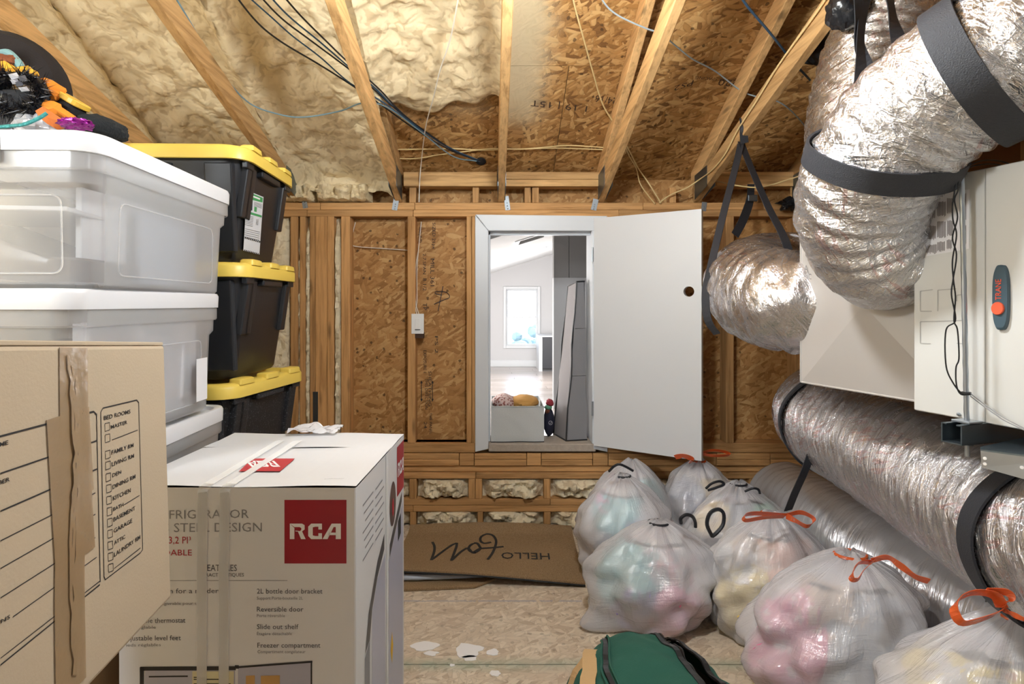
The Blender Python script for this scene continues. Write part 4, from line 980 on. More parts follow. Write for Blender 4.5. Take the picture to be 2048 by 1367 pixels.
# ---- clear totes
def clear_tote(c, yaw, wd, ln, h, z, label, lid=True, tilt=0.0):
    xf = Matrix.Translation(V((c[0], c[1], z))) @ Matrix.Rotation(yaw, 4, 'Z') @ Matrix.Rotation(tilt, 4, 'X')
    t = thing('clear_tote', label, 'tote', (c[0], c[1], z), 'stack of clear lidded totes')
    m = MB(xf); hb = h - .032
    out = [rrect(wd * k, ln * k, .05, zz, n=6) for k, zz in ((.88, 0), (.90, .008), (.925, hb * .7), (.955, hb * .74), (.965, hb))]
    inn = [rrect(wd * k - .008, ln * k - .008, .046, zz, n=6) for k, zz in ((.965, hb), (.955, hb * .74 + .003), (.925, hb * .7 + .003), (.90, .012), (.88, .008))]
    m.loft(out + inn); m.build('tote_body', M['tote_film'], t, smooth=True)
    # embossed panel outline on the sides
    for (ax, half) in (('x', wd * .462), ('y', ln * .462)):
        m = MB(xf); L = (ln if ax == 'x' else wd) * .33; z0, z1 = .03, hb * .66; r = .02; pl = []
        for (sx, sz, a0) in ((1, 1, 0), (-1, 1, 90), (-1, -1, 180), (1, -1, 270)):
            for k in range(5):
                a = math.radians(a0 + 90 * k / 4); pl.append((sx * (L - r) + r * math.cos(a), (z1 if sz > 0 else z0) - sz * r + r * math.sin(a)))
        f = (lambda s_, zz: V((half * (.985 + .03 * zz / hb) , s_, zz))) if ax == 'x' else (lambda s_, zz: V((s_, -half * (.985 + .03 * zz / hb), zz)))
        m.tube([f(*p) for p in pl + pl[:1]], .0018, 5); m.build('embossed_panel', M['tote_film'], t)
    if lid:
        m = MB(xf); W, Ln = wd * 1.0, ln * 1.0; l = []
        for k, zz in ((.985, hb - .012), (1.0, hb - .012), (1.004, h - .010), (.992, h - .002), (.965, h), (.93, h - .003), (.925, h - .014)): l.append(rrect(W * k, Ln * k, .055, zz, n=6))
        m.loft(l, False, True); m.build('tote_lid', M['tote_lid'], t, smooth=True, angle=.9)
        m = MB(xf); m.loft([rrect(W * k, Ln * k, .05, zz, n=6) for k, zz in ((.975, hb - .05), (.985, hb - .046), (.985, hb - .013), (.97, hb - .013))], False, False); m.build('rim', M['tote_film'], t, smooth=True)
        for s in (1, -1):
            m = MB(xf); m.loft([rrect(.11, .014, .006, zz, 0, s * Ln * .503, 3) for zz in (hb - .034, h - .012)]); m.build('latch', M['tote_lid'], t, smooth=True)
    return t, xf
TC = (-.836 - .235, 1.475)
t1, x1 = clear_tote(TC, .018, .49, .66, .326, 1.297, 'clear tote holding a dark grey pan and papers, topmost of the white-lidded stack', tilt=-.006)
t2, x2 = clear_tote((TC[0] - .02, TC[1] - .01), .0, .47, .65, .355, .942, 'clear tote of hanging white cloth, second from the top of its stack')
t3, x3 = clear_tote((TC[0] - .012, TC[1]), .015, .475, .66, .345, .597, 'clear tote behind the appliance carton, lowest of the three in its stack')
def inx(o, xf): return o
greyd = plain('grey_nonstick', (96, 88, 82), .3); paper = plain('paper_white', (232, 232, 234), .7); blueg = plain('paper_blue_grey', (178, 186, 200), .7)
m = MB(x1)
def panz(x, z): return V((x, 0, z * (1 + 1.5 * sst((.10 - x) / .26))))
m.loft([[V((p.x, p.y, panz(p.x, z).z)) for p in rrect(a, b, .05, 0, -.03, -.14, 8)] for a, b, z in ((.34, .24, .012), (.37, .27, .03), (.385, .28, .062), (.37, .27, .068), (.33, .24, .03))])
o = m.build('pan_body', greyd, None, smooth=True); tag(o, 'grey roasting pan lying in the topmost clear tote', 'pan'); o.name = 'roasting_pan'; WL[o.name] = o.location.copy()
m = MB(x1); m.grid(lambda i, j: V((-.21 + .02 * j, -.30 + .15 * i, .07 + .08 * (1 - i) ** 2 * (1) + .02 * j)), 10, 4); 
for k, (mt, lo, hi, rz_) in enumerate(((paper, (-.20, -.25, .172), (.10, .10, .182), .1), (blueg, (.14, -.02, .02), (.155, .26, .22), .0), (paper, (.10, -.16, .02), (.115, .12, .24), -.06), (paper, (-.19, .02, .02), (.125, .285, .225), 0))):
    xr = x1 @ Matrix.Rotation(rz_, 4, 'Z'); m = MB(xr); m.box(lo, hi)
    o = m.build('paper_pad' if k in (0, 3) else 'folder', mt, bevel=.002, seg=1); tag(o, ('white paper pad lying on the pan in the topmost clear tote', 'blue-grey folder standing at the far end of the topmost clear tote', 'white folder standing midway along the topmost clear tote', 'white box-like pad at the back of the topmost clear tote')[k], 'paper')
m = MB(x2)
m.grid(lambda i, j: V((.188 + .018 * math.sin(i * 36) + .008 * math.sin(i * 17 + 1), -.27 + .53 * i, .02 + .26 * j)) if j > .01 else V((.19, -.27 + .53 * i, .02)), 90, 6)
o = m.build('curtain_cloth', plain('white_cloth', (232, 232, 236), .85), smooth=True, norm=False); sol = o.modifiers.new('thickness', 'SOLIDIFY'); sol.thickness = .006; tag(o, 'white pleated cloth hanging inside the second clear tote', 'cloth')
m = MB(x2); m.box((-.19, -.265, .02), (.14, .2, .22)); o = m.build('linen_bundle', plain('grey_linen', (168, 162, 158), .85), bevel=.02, smooth=True); tag(o, 'grey folded linen filling the near end of the second clear tote', 'cloth')
m = MB(x2); m.obox((.232, .19, .10), (.0006, 0, 0), (0, .03, 0), (0, 0, .062)); o = m.build('label_card', paper, t2)
m = MB(x3); m.box((-.18, -.25, .02), (.17, .25, .2)); o = m.build('linen_bundle', plain('white_linen', (222, 222, 226), .85), bevel=.02, smooth=True); tag(o, 'white folded linen inside the lowest clear tote', 'cloth')
# ---- black totes with yellow lids
blk = plain('tote_black', (34, 36, 40), .36, 0, .05, 90, .2); blks = NT('tote_black_flecked'); 
_o = blks.obj(); blks.l(blks.mix(blks.math('GREATER_THAN', blks.noise(_o, 190, 3), .62), S(34, 35, 38), S(86, 88, 92)), blks.b.inputs['Base Color']); blks.set(Roughness=.5)
yel = plain('lid_yellow', (232, 202, 92), .42, 0, .04, 60, .03)
def black_tote(cx, cy, z, yaw, label, h=.40, wd=.80, ln=.53, mat=None):
    xf = Matrix.Translation(V((cx, cy, z))) @ Matrix.Rotation(yaw, 4, 'Z')
    t = thing('storage_tote', label, 'tote', (cx, cy, z), 'stack of black totes with yellow lids'); mt = mat or blk
    m = MB(xf); hb = h - .03
    m.loft([rrect(wd * k, ln * kk, .05, zz, n=6) for k, kk, zz in ((.80, .76, 0), (.82, .78, .012), (.93, .90, hb * .97), (.935, .905, hb), (.90, .87, hb), (.80, .76, .02))]); m.build('tote_body', mt, t, smooth=True)
    m = MB(xf)
    l = [rrect(wd * 1.0 * k, ln * k, .075, zz, n=7) for k, zz in ((.93, hb - .006), (.985, hb - .02), (1.0, hb - .018), (1.0, h - .014), (.985, h - .004), (.95, h), (.90, h), (.885, h - .012))]
    m.loft(l, False, True); m.build('lid', yel, t, smooth=True, angle=.9)
    for y in (-.16, 0.0, .16):
        m = MB(xf); m.loft([rrect(a, b, .008, zz, wd * .485 - .012, y * ln / .53, 3) for a, b, zz in ((.05, .085, h - .006), (.046, .08, h + .010), (.036, .07, h + .014))]); m.build('lid_tab', yel, t, smooth=True)
    for y in (-.175, .175, -.148):
        m = MB(xf); y *= ln / .53; o_ = wd * .467
        tall = abs(y) > .14 * ln / .53; z0, z1 = (.15, hb - .03) if tall else (.02, hb - .03)
        a = lambda zz: wd * lerp(.41, .465, zz / hb)
        w_ = .030 if tall else .010
        m.loft([[V((a(z0) - .01, y - w_, z0)), V((a(z0) + .012, y - w_ * .8, z0)), V((a(z0) + .012, y + w_ * .8, z0)), V((a(z0) - .01, y + w_, z0))], [V((a(z1) - .01, y - w_, z1)), V((a(z1) + .016, y - w_ * .8, z1)), V((a(z1) + .016, y + w_ * .8, z1)), V((a(z1) - .01, y + w_, z1))]]); m.build('rib', mt, t, bevel=.004)
    m = MB(xf); m.box((wd * .45, -.09 * ln / .53, hb - .045), (wd * .455 + .028, .09 * ln / .53, hb - .022)); m.build('handle', mt, t, bevel=.006)
    for y in (-.19, .19):
        m = MB(xf); m.box((wd * .46, y - .03, hb - .04), (wd * .485, y + .03, hb - .016)); m.build('latch', M['galv_dark'] if False else mt, t, bevel=.003)
    for x in (-.3, -.1, .1, .3):
        m = MB(xf); 
        b_ = lambda zz: -ln * lerp(.39, .452, zz / hb)
        m.loft([[V((x - .05, b_(.03) + .01, .03)), V((x - .045, b_(.03) - .01, .03)), V((x + .045, b_(.03) - .01, .03)), V((x + .05, b_(.03) + .01, .03))], [V((x - .05, b_(hb - .03) + .01, hb - .03)), V((x - .045, b_(hb - .03) - .012, hb - .03)), V((x + .045, b_(hb - .03) - .012, hb - .03)), V((x + .05, b_(hb - .03) + .01, hb - .03))]]); m.build('rib', mt, t, bevel=.004)
    return t, xf
k1, kx1 = black_tote(-1.222, 2.10, 1.410, .03, 'black tote with yellow lid and paper label, topmost of its stack', .385)
k2, kx2 = black_tote(-1.212, 2.10, 1.008, .0, 'black tote with yellow lid, second in its stack', .395)
k3, kx3 = black_tote(-1.21, 2.15, .602, -.16, 'flecked black tote with turned yellow lid, lowest of the three in its stack', .395, mat=blks.m)
# paper label on the top tote: drawn on the sloping end
e0 = kx1 @ V((.80 * .455 + .004, 0, .30)); en = (kx1.to_3x3() @ V((1, 0, -.15))).normalized(); lf_ = Face(e0, en)
m = MB(); lf_.poly(m, [(488, 379.5), (521.5, 393), (513.5, 508), (481, 500)], .010); plb = m.build('paper_label', plain('label_paper', (214, 216, 220), .6), k1)
m = MB(); lf_.poly(m, [(489, 381.5), (520, 394.5), (519.5, 404), (488.5, 396)], .0106); lf_.poly(m, [(486.5, 420), (518, 430), (517.7, 434), (486.2, 425)], .0106); lf_.poly(m, [(503, 412), (508, 413.5), (507.5, 423), (502.5, 421.5)], .0106); m.build('green_band', ink['green'], plb)
m = MB(); lf_.poly(m, [(487.5, 397), (499.5, 400), (498.5, 420), (486.5, 417)], .0107); m.build('blue_square', ink['navy'], plb)
m = MB(); lf_.poly(m, [(493 + 3.5 * math.cos(a), 406 + 4.5 * math.sin(a)) for a in [2*math.pi*k/12 for k in range(12)]], .0112); lf_.line(m, (491, 388), (514, 397), 3, .0112); m.build('white_emblem', ink['white'], plb)
m = MB()
for k in range(7): lf_.line(m, (485.5 - k * .3, 429 + k * 3.1), (501 - k * .3, 433 + k * 3.1), 1.1, .0107)
for k in range(5): lf_.line(m, (484 - k * .3, 456 + k * 4), (514 - k * .3, 463 + k * 4), 1.0, .0107)
for k in range(4): lf_.line(m, (502, 403 + k * 2.4), (518, 408 + k * 2.4), 1.1, .0107)
m.build('label_print', ink['midgrey'], plb)
m = MB()
for k in range(4): lf_.line(m, (507 + k * 1.3, 437), (506 + k * 1.3, 449), .7, .0108)
for k in range(9): lf_.line(m, (483.5 + k * 3.6, 474 + k * 1.0), (485.8 + k * 3.6, 474.5 + k * 1.0), 3.4, .0108); lf_.line(m, (482.5 + k * 3.4, 499 + k * .9), (484.4 + k * 3.4, 499.5 + k * .9), 2.6, .0108)
m.build('label_lettering', ink['black'], plb)
# ---- things piled on the topmost clear tote
zt = 1.297 + .345
hat = thing('witch_hat', 'black felt hat with wide curled brim lying on the clear tote', 'hat', P(30, 230, 1.5))
hm = plain('black_felt', (34, 28, 27), .9, 0, .3, 200, .2)
hc = P(-66, 158, 1.53); hn = V((.22, -.88, .42)).normalized(); hu = hn.orthogonal().normalized(); hv = hn.cross(hu)
m = MB()
def brim(i, j):
    a = 2 * math.pi * i; r = lerp(.075, .212, j) * (1 + .03 * math.sin(3 * a))
    return hc + (hu * math.cos(a) + hv * math.sin(a)) * r + hn * (.035 * (j ** 2) * math.sin(2 * a + .6) - .03 * sst((j - .8) * 5) - .02)
m.grid(brim, 56, 10, True); o = m.build('brim', hm, hat, smooth=True, norm=False); sd_ = o.modifiers.new('thickness', 'SOLIDIFY'); sd_.thickness = .006
m = MB(); m.loft([[hc + (hu * math.cos(a) + hv * math.sin(a)) * r + hn * z - hu * z * .12 for a in [2*math.pi*k/28 for k in range(28)]] for r, z in ((.078, -.02), (.07, .03), (.055, .09), (.03, .15), (.008, .19))]); m.build('crown', hm, hat, smooth=True)
bag2 = thing('foil_bundle', 'crumpled clear and black plastic bundle under the black tinsel wreath', 'bundle', P(25, 265, 1.36))
m = MB(); m.sphere(P(20, 222, 1.38), (.085, .08, .07), 30, 20, lambda d: .22 * noise.fractal(d * 3.4, .9, 2, 4)); m.build('plastic_wrap', film('smoke_film', (86, 88, 92), .85, .12, .9, .1), bag2, smooth=True, angle=.5)
m = MB(); m.sphere(P(80, 258, 1.34), (.05, .05, .035), 24, 14, lambda d: .3 * noise.fractal(d * 3 + V((4, 0, 0)), .9, 2, 4)); m.build('clear_wrap', film('scrap_film_b', (200, 202, 206), .7, .12, .9, .1), bag2, smooth=True, angle=.5)
wr_ = thing('tinsel_wreath', 'shaggy black tinsel wreath with silver-grey gems on the clear tote', 'wreath', P(40, 200, 1.3))
tins = plain('tinsel_black', (22, 23, 28), .25, .3); m = MB(); rs = random.Random(5)
wc = P(32, 188, 1.31)
for k in range(560):
    a = rs.random() * 2 * math.pi; c = wc + V((.058 * math.cos(a), .012 * rs.uniform(-1, 1), .042 * math.sin(a)))
    d = V((rs.gauss(0, 1), rs.gauss(0, .8) - .4, rs.gauss(0, 1))).normalized(); L = .026 + .022 * rs.random(); s_ = d.orthogonal().normalized() * .0014
    s2 = d.cross(s_.normalized()) * .0008
    i = [m.vert(c - s_ - s2), m.vert(c + s_ - s2), m.vert(c + s2 * 1.5), m.vert(c + d * L)]
    m.face((i[0], i[1], i[3])); m.face((i[1], i[2], i[3])); m.face((i[2], i[0], i[3])); m.face((i[2], i[1], i[0]))
o = m.build('tinsel', tins, wr_); o['kind'] = 'stuff'
m = MB(); m.tube([wc + V((.058 * math.cos(a), .008, .042 * math.sin(a))) for a in [2*math.pi*k/28 for k in range(29)]], .014, 8); m.build('ring', tins, wr_, smooth=True)
gem = plain('gem_silver', (196, 198, 206), .25, .2); gem2 = plain('gem_smoke', (92, 94, 102), .25, .2)
for (px, py, w_, h_, mt) in ((28, 152, 12, 8, gem), (45, 156, 10, 7, gem2), (38, 167, 9, 7, gem2), (48, 178, 12, 6, gem), (30, 163, 10, 6, gem)):
    m = MB(); c = P(px, py, 1.285); u = V((w_ * 1.29 / F, 0, -.004)); v_ = V((.004, .002, h_ * 1.29 / F)); n_ = V((0, -.009, 0))
    i = [m.vert(c + u), m.vert(c + v_), m.vert(c - u), m.vert(c - v_), m.vert(c + n_), m.vert(c - n_)]
    for a, b in ((0, 1), (1, 2), (2, 3), (3, 0)): m.face((i[a], i[b], i[4])); m.face((i[b], i[a], i[5]))
    m.build('gem', mt, wr_)
def felt_leaf(name, pts, Y, mat, label, cat, th=.006, curl=.02):
    c = V((0, 0, 0)); q = [P(x, y, Y) for x, y in pts]
    for p in q: c += p / len(q)
    m = MB(); front = [p + V((0, curl * nz(p * 14), 0)) for p in q]; n = len(q)
    a = [m.vert(p) for p in front]; b = [m.vert(p + V((0, th, 0))) for p in front]; ca, cb = m.vert(c - V((0, .012, 0))), m.vert(c + V((0, th, 0)))
    for k in range(n):
        j = (k + 1) % n; m.face((a[k], a[j], ca)); m.face((b[j], b[k], cb)); m.face((a[k], b[k], b[j], a[j]))
    return tag(m.build(name, mat, norm=True), label, cat)
orf = plain('felt_orange', (232, 138, 36), .8, 0, .3, 120, .1); yef = plain('felt_amber', (236, 172, 50), .8, 0, .3, 120, .12)
felt_leaf('felt_leaf', [(0, 122), (6, 120), (20, 129), (34, 137), (52, 136), (60, 133), (68, 140), (80, 146), (82, 153), (60, 156), (30, 150), (8, 140), (0, 137)], 1.37, yef, 'amber ragged felt leaf above the black tinsel wreath', 'decoration')
felt_leaf('felt_leaf', [(74, 160), (92, 156), (102, 159), (112, 166), (122, 172), (124, 178), (120, 184), (122, 190), (112, 200), (96, 199), (86, 190), (78, 176)], 1.335, orf, 'orange ragged felt leaf beside the black tinsel wreath', 'decoration')
felt_leaf('felt_leaf', [(88, 200), (108, 202), (117, 206), (119, 212), (130, 220), (141, 228), (153, 244), (140, 247), (118, 232), (100, 222), (88, 214), (74, 206)], 1.315, orf, 'orange felt strip with a curled edge lying lowest of the felt leaves', 'decoration')
felt_leaf('felt_leaf', [(76, 224), (92, 216), (112, 230), (134, 247), (112, 258), (96, 248), (84, 238)], 1.29, plain('felt_deep_orange', (206, 112, 48), .8, 0, .3, 100, .1), 'deep orange felt piece behind the teal hoop', 'decoration')
m = MB(); m.tube(spline([P(-20, 255, 1.25), P(20, 252, 1.25), P(50, 248, 1.25), P(78, 236, 1.255), P(94, 226, 1.26)], 26), .0042, 8); o = m.build('teal_hoop', plain('teal_foil', (66, 160, 160), .3, .3, 1, 120, .5, vscale=90), smooth=True); tag(o, 'thin teal hoop in front of the black tinsel wreath', 'hoop')
# brush-like yellow and black lozenge
lz = thing('hand_float', 'yellow topped black padded float poking out past the orange felt', 'float', P(145, 205, 1.36))
a, b = P(116, 190, 1.38), P(168, 222, 1.36); d = (b - a).normalized(); sd_ = V((0, .05, 0))
def cap(z0, z1, k):
    up_ = d.cross(V((0, 1, 0))).normalized() * -1
    if up_.z < 0: up_ = -up_
    L = (b - a).length; out = []
    for z in (z0, z1):
        row = []
        for i in range(24):
            t = 2 * math.pi * i / 24; row.append((a + b) / 2 + d * (L / 2 * abs(math.cos(t)) ** .6 * (1 if math.cos(t) > 0 else -1)) * k + V((0, .035 * math.sin(t) * k, 0)) + up_ * z)
        out.append(row)
    return out
m = MB(); m.loft(cap(0, .014, 1)); m.build('yellow_top', plain('float_yellow', (222, 178, 66), .5), lz, bevel=.002, seg=1)
m = MB(); m.loft(cap(-.024, -.0005, .9)); m.build('black_pad', M['black_matte'], lz, bevel=.002, seg=1)
m = MB(); m.sphere(P(152, 248, 1.27), (.034, .03, .012), 26, 14, lambda d: .35 * noise.fractal(d * 4, .9, 2, 4)); o = m.build('purple_foil', plain('foil_purple', (150, 40, 140), .25, .6, .8, 50), smooth=True, angle=.4); tag(o, 'crumpled purple foil scrap on the rim of the clear tote', 'foil')
m = MB(); m.sphere(P(196, 258, 1.42), (.06, .08, .03), 22, 14, lambda d: .2 * noise.fractal(d * 5, .9, 2, 4)); o = m.build('fur_scrap', plain('black_fur', (24, 28, 30), .9, 0, 1, 160), smooth=True); tag(o, 'black fuzzy scrap drooping over the far corner of the clear tote', 'scrap')
m = MB(); m.tube(spline([P(-10, 118, 1.47), P(12, 106, 1.47), P(30, 118, 1.47), P(44, 138, 1.46)], 18), .011, 8); o = m.build('teal_ribbon', plain('teal_cloth', (126, 166, 168), .7), smooth=True); tag(o, 'teal rolled ribbon inside the black hat brim', 'ribbon')
cushion('rust_bundle', P(12, 126, 1.47), (.04, .03, .02), plain('rust_cloth', (130, 72, 40), .8), 'rust coloured cloth bundle inside the black hat brim', 'cloth', 4, .2)
# ================================================================== RIGHT SIDE: AIR HANDLER AND DUCTS
AD = V((-.2756, .9613, 0)); AN = V((-.9613, -.2756, 0)); AZ = V((0, 0, 1))          # along the unit (away), its outward face normal
Q0 = V((1.0, 1.33, 0))                                                                # far lower corner of the cabinet face (plan)
cz0, cz1, cdep, clen = 1.012, 1.552, .56, 1.25
ah = thing('air_handler', 'pale grey attic air handler cabinet with teal badge hung beside the ducts', 'air handler', Q0 + V((.2, -.2, cz0)))
def cb(s, z, d): return Q0 - AD * s + V((0, 0, z)) - AN * d                             # s towards camera, d into the unit
def abox(mb, s0, s1, z0, z1, d0, d1):
    return mb.obox(cb((s0 + s1) / 2, (z0 + z1) / 2, (d0 + d1) / 2), AD * (s1 - s0) / 2, V((0, 0, (z1 - z0) / 2)), AN * (d1 - d0) / 2)
m = MB(); abox(m, 0, clen, cz0, cz1, .003, cdep); m.build('cabinet', M['cab'], ah, bevel=.003)
m = MB(); abox(m, .001, .151, cz0 + .002, cz1 - .002, 0, .0028); m.build('side_panel', M['cab'], ah, bevel=.0012, seg=1)
m = MB(); abox(m, .154, clen - .01, cz0 + .002, cz1 - .002, -.003, .0028); m.build('access_panel', M['cab'], ah, bevel=.0015, seg=1)
af = Face(Q0 - AN * 0, AN)
afp = Face(Q0 + AN * .003, AN)
# knockouts (embossed broken outlines)
kom = plain('knockout_shade', (168, 168, 166), .5)
for grp in (((1841, 582, 1866, 579), (1841, 582, 1841, 621), (1841, 622, 1864, 622)), ((1876, 580, 1913, 577), (1876, 580, 1876, 622)), ((1914, 590, 1934, 588), (1914, 590, 1914, 602)),
    ((1841, 643, 1878, 642), (1878, 642, 1936, 640), (1841, 643, 1841, 685), (1841, 686, 1862, 687)), ((1914, 686, 1936, 688),)):
    m = MB()
    for x0, y0, x1, y1 in grp: af.line(m, (x0, y0), (x1, y1), 1.8, .0008)
    m.build('knockout_groove', kom, ah)
# rating label
m = MB(); af.poly(m, [(1826, 397), (1940, 378), (1939, 497), (1827, 517)], .001)
rl = m.build('rating_label', plain('label_white', (226, 224, 226), .35), ah)
m = MB(); af.poly(m, [(1841, 404), (1847.5, 403), (1847.5, 511), (1841, 512)], .0014); m.build('orange_stripe', plain('label_orange', (168, 92, 40), .4), rl)
m = MB()
for k, (x0, x1, y0, y1) in enumerate(((1849, 1864, 405, 440), (1865.5, 1873, 418, 438), (1876, 1893, 402, 434), (1895.5, 1908, 396, 428), (1849, 1874, 450, 480), (1876, 1893, 442, 476), (1896, 1908, 440, 472), (1849, 1875, 488, 508), (1876, 1892, 482, 504), (1895, 1905, 478, 500), (1931, 1935, 386, 440), (1931, 1935, 450, 490))):
    x = x0
    while x < x1 - .6:
        af.line(m, (x, y0 + random.random() * 2), (x, y1 - random.random() * 4), 1.0, .0015); x += 1.75
m.build('label_print', plain('label_text', (120, 112, 112), .5), rl)
wym = plain('label_yellow', (206, 164, 40), .4)
for y in (430, 452, 483):
    m = MB(); af.poly(m, [(1840, y - 9), (1840, y + 7), (1829, y + 1)], .0015); m.build('warning_triangle', wym, rl)
    m = MB(); af.poly(m, [(1839, y - 4), (1839, y + 4), (1834, y + .6)], .0019); m.build('warning_mark', ink['black'], rl)
m = MB(); af.poly(m, [(1833.5 + 6.6 * math.cos(a), 502 + 8 * math.sin(a)) for a in [2*math.pi*k/20 for k in range(20)]], .0015); m.build('blue_disc', ink['blue'], rl)
m = MB(); af.poly(m, [(1830, 498), (1836, 497), (1837, 505), (1832, 507)], .0019); m.build('disc_mark', ink['midgrey'], rl)
# badge
bg_ = MB(); loops = []
def badge(k, e):
    out = []
    for i in range(32):
        t = 2 * math.pi * i / 32; x = 2005.5 + 16.0 * k * math.copysign(abs(math.cos(t)) ** .55, math.cos(t)) * (1 - .10 * math.sin(t) ** 2); y = 594.5 + 65 * k * math.copysign(abs(math.sin(t)) ** .62, math.sin(t))
        out.append(afp.at((x, y), e))
    return out
bg_.loft([badge(1, .0003), badge(1, .006), badge(.93, .009)]); badge_o = bg_.build('badge', plain('badge_teal', (66, 86, 98), .4), ah, smooth=True, angle=.5)
m = MB(); m.loft([[afp.at((2003 + 12.6 * q * math.cos(a), 616.5 + 13 * q * math.sin(a)), e) for a in [2*math.pi*k/28 for k in range(28)]] for q, e in ((1, .009), (1, .012), (.9, .0135))]); m.build('badge_disc', plain('badge_orange', (226, 96, 64), .4), badge_o, smooth=True, angle=.5)
m = MB(); A_, B_ = afp.at((2009, 599.5), .0095), afp.at((2009, 558), .0095); put_text(m, 'TRANE', A_, B_, .0105, -AD * -1, AN, .0004)
m.build('badge_lettering', plain('badge_letters', (224, 84, 52), .4), badge_o)
m = MB(); m.sphere(afp.at((1917, 828), .0) , .004, 10, 6); m.build('panel_screw', M['galv'], ah)
# plenum with cross-broken face
pd = .12
pl = thing('supply_plenum', 'sheet metal plenum box with cross-creased side joined to the air handler', 'plenum', Q0 + AD * .25 + V((.3, 0, 1.015)))
s0_, s1_, pz0, pz1 = -.02, .452, 1.014, 1.520
def pp(s, z, d): return Q0 + AD * s + V((0, 0, z)) - AN * (pd + d)
cpt = pp((s0_ + s1_) / 2 - .01, 1.262, -.032)
m = MB(); cs = [pp(s0_, pz0, 0), pp(s1_, pz0, 0), pp(s1_, pz1, 0), pp(s0_, pz1, 0)]
for a, b in zip(cs, cs[1:] + cs[:1]): m.poly([a, b, cpt])
for s in (s0_, s1_): m.poly([pp(s, pz0, 0), pp(s, pz1, 0), pp(s, pz1, .42), pp(s, pz0, .42)])
for z in (pz0, pz1): m.poly([pp(s0_, z, 0), pp(s1_, z, 0), pp(s1_, z, .42), pp(s0_, z, .42)])
m.poly([pp(s0_, pz0, .42), pp(s1_, pz0, .42), pp(s1_, pz1, .42), pp(s0_, pz1, .42)])
m.build('casing', M['sheet'], pl, norm=False)
m = MB(); m.tube([pp(s1_, pz0, 0), pp(s1_, pz1, 0)], .004, 6); m.tube([pp(s0_, pz0, 0), pp(s1_, pz0, 0)], .003, 6); m.build('seam', M['sheet'], pl)
pf = Face(pp(0, 1, 0), AN)
texts(pf, (('A', (1615, 542), (1622, 545), 14), ('/C', (1620, 556), (1629, 559), 11)), 'marker_lettering', ink['grey'], pl, .012)
m = MB(); c0 = pf.at((1792, 540)); 
m.loft([[c0 + AD * r * math.cos(a) + AZ * r * math.sin(a) + AN * e for a in [2*math.pi*k/36 for k in range(36)]] for r, e in ((.118, .003), (.118, .008), (.108, .010), (.104, .045))], False, True); m.build('collar', M['sheet'], pl, smooth=True, angle=.5)
# ---- foil ducts
def duct(name, label, ctrl, r, mat, n=130, seg=80, amp=1.0, parent=None, wrap=.0, seed=0, group=None, rib=.045, sag=0.0):
    ctrl = [V(c) for c in ctrl]; pts = spline(ctrl, n)
    rad = r if not isinstance(r, list) else [lerp(r[min(int(k / n * (len(r) - 1)), len(r) - 2)], r[min(int(k / n * (len(r) - 1)), len(r) - 2) + 1], (k / n * (len(r) - 1)) % 1 if k < n else 1.0) for k in range(n + 1)]
    rr = rad if isinstance(rad, list) else [rad] * (n + 1)
    def disp(a, L, p):
        q = noise.fractal(V((p.x, p.y, p.z)) * 9 + V((seed, 0, 0)), .9, 2.1, 4)
        k = math.sin(2 * math.pi * (L / rib) + 2.2 * nz(p * 5 + V((seed, 0, 0))) + math.sin(a) * 1.0)
        fine = noise.ridged_multi_fractal(V((a * 1.2, L * 22 + math.sin(a * 1.5) * 1.2, seed)), 1.0, 2.1, 3, 1.0, 2.0) - 1.0
        return amp * (.0055 * q + .0028 * k + .0042 * fine)
    m = MB(); m.tube(pts, rr, seg, disp)
    t = thing(name, label, 'duct', ctrl[len(ctrl) // 2], group)
    m.build('foil_jacket', mat, t, smooth=True, angle=1.4)
    return t, pts, rr
def band(t, pts, rr, k, w_, name='strap', mat=None, grow=.010, tilt=(0, 0, 0)):
    fr = frames(pts); T, U, W = fr[k]; T2 = (T + V(tilt)).normalized(); U = (U - T2 * U.dot(T2)).normalized(); W = T2.cross(U); loops = []; N = 56
    m = MB(); r = rr[k] + grow
    prof = ((-w_ / 2, -.004), (-w_ / 2, .002), (w_ / 2, .002), (w_ / 2, -.004))
    ids = [[m.vert(pts[k] + (U * math.cos(2*math.pi*i/N) + W * math.sin(2*math.pi*i/N)) * (r + e + .002 * math.sin(5 * 2*math.pi*i/N)) + T2 * s) for s, e in prof] for i in range(N)]
    for i in range(N):
        j = (i + 1) % N
        for q in range(4): m.face((ids[i][q], ids[j][q], ids[j][(q + 1) % 4], ids[i][(q + 1) % 4]))
    return m.build(name, mat or M['black_strap'], t, smooth=True, angle=.5)
# A: big bright elbow coming from the upper right, down onto the plenum
dA, pA, rA = duct('flexible_duct', 'bright silver foil duct elbow curving from overhead down onto the plenum', [(1.62, .50, 1.97), (1.30, .76, 1.85), P(2230, 30, .98), P(2060, 92, 1.06), P(1945, 150, 1.13), P(1840, 228, 1.21), P(1758, 322, 1.29), P(1722, 400, 1.36), P(1726, 468, 1.41), P(1762, 518, 1.44), P(1800, 536, 1.49)], [.145, .145, .145, .145, .146, .147, .145, .142, .136, .13, .102], M['foil'], 230, 96, 1.15, seed=3)
def near(pts, px, py):
    return min(range(len(pts)), key=lambda k: (CX + pts[k].x / pts[k].y * F - px) ** 2 + (CY - (pts[k].z - CH) / pts[k].y * F - py) ** 2)
kA1, kA2 = near(pA, 1955, 128), near(pA, 1770, 322)
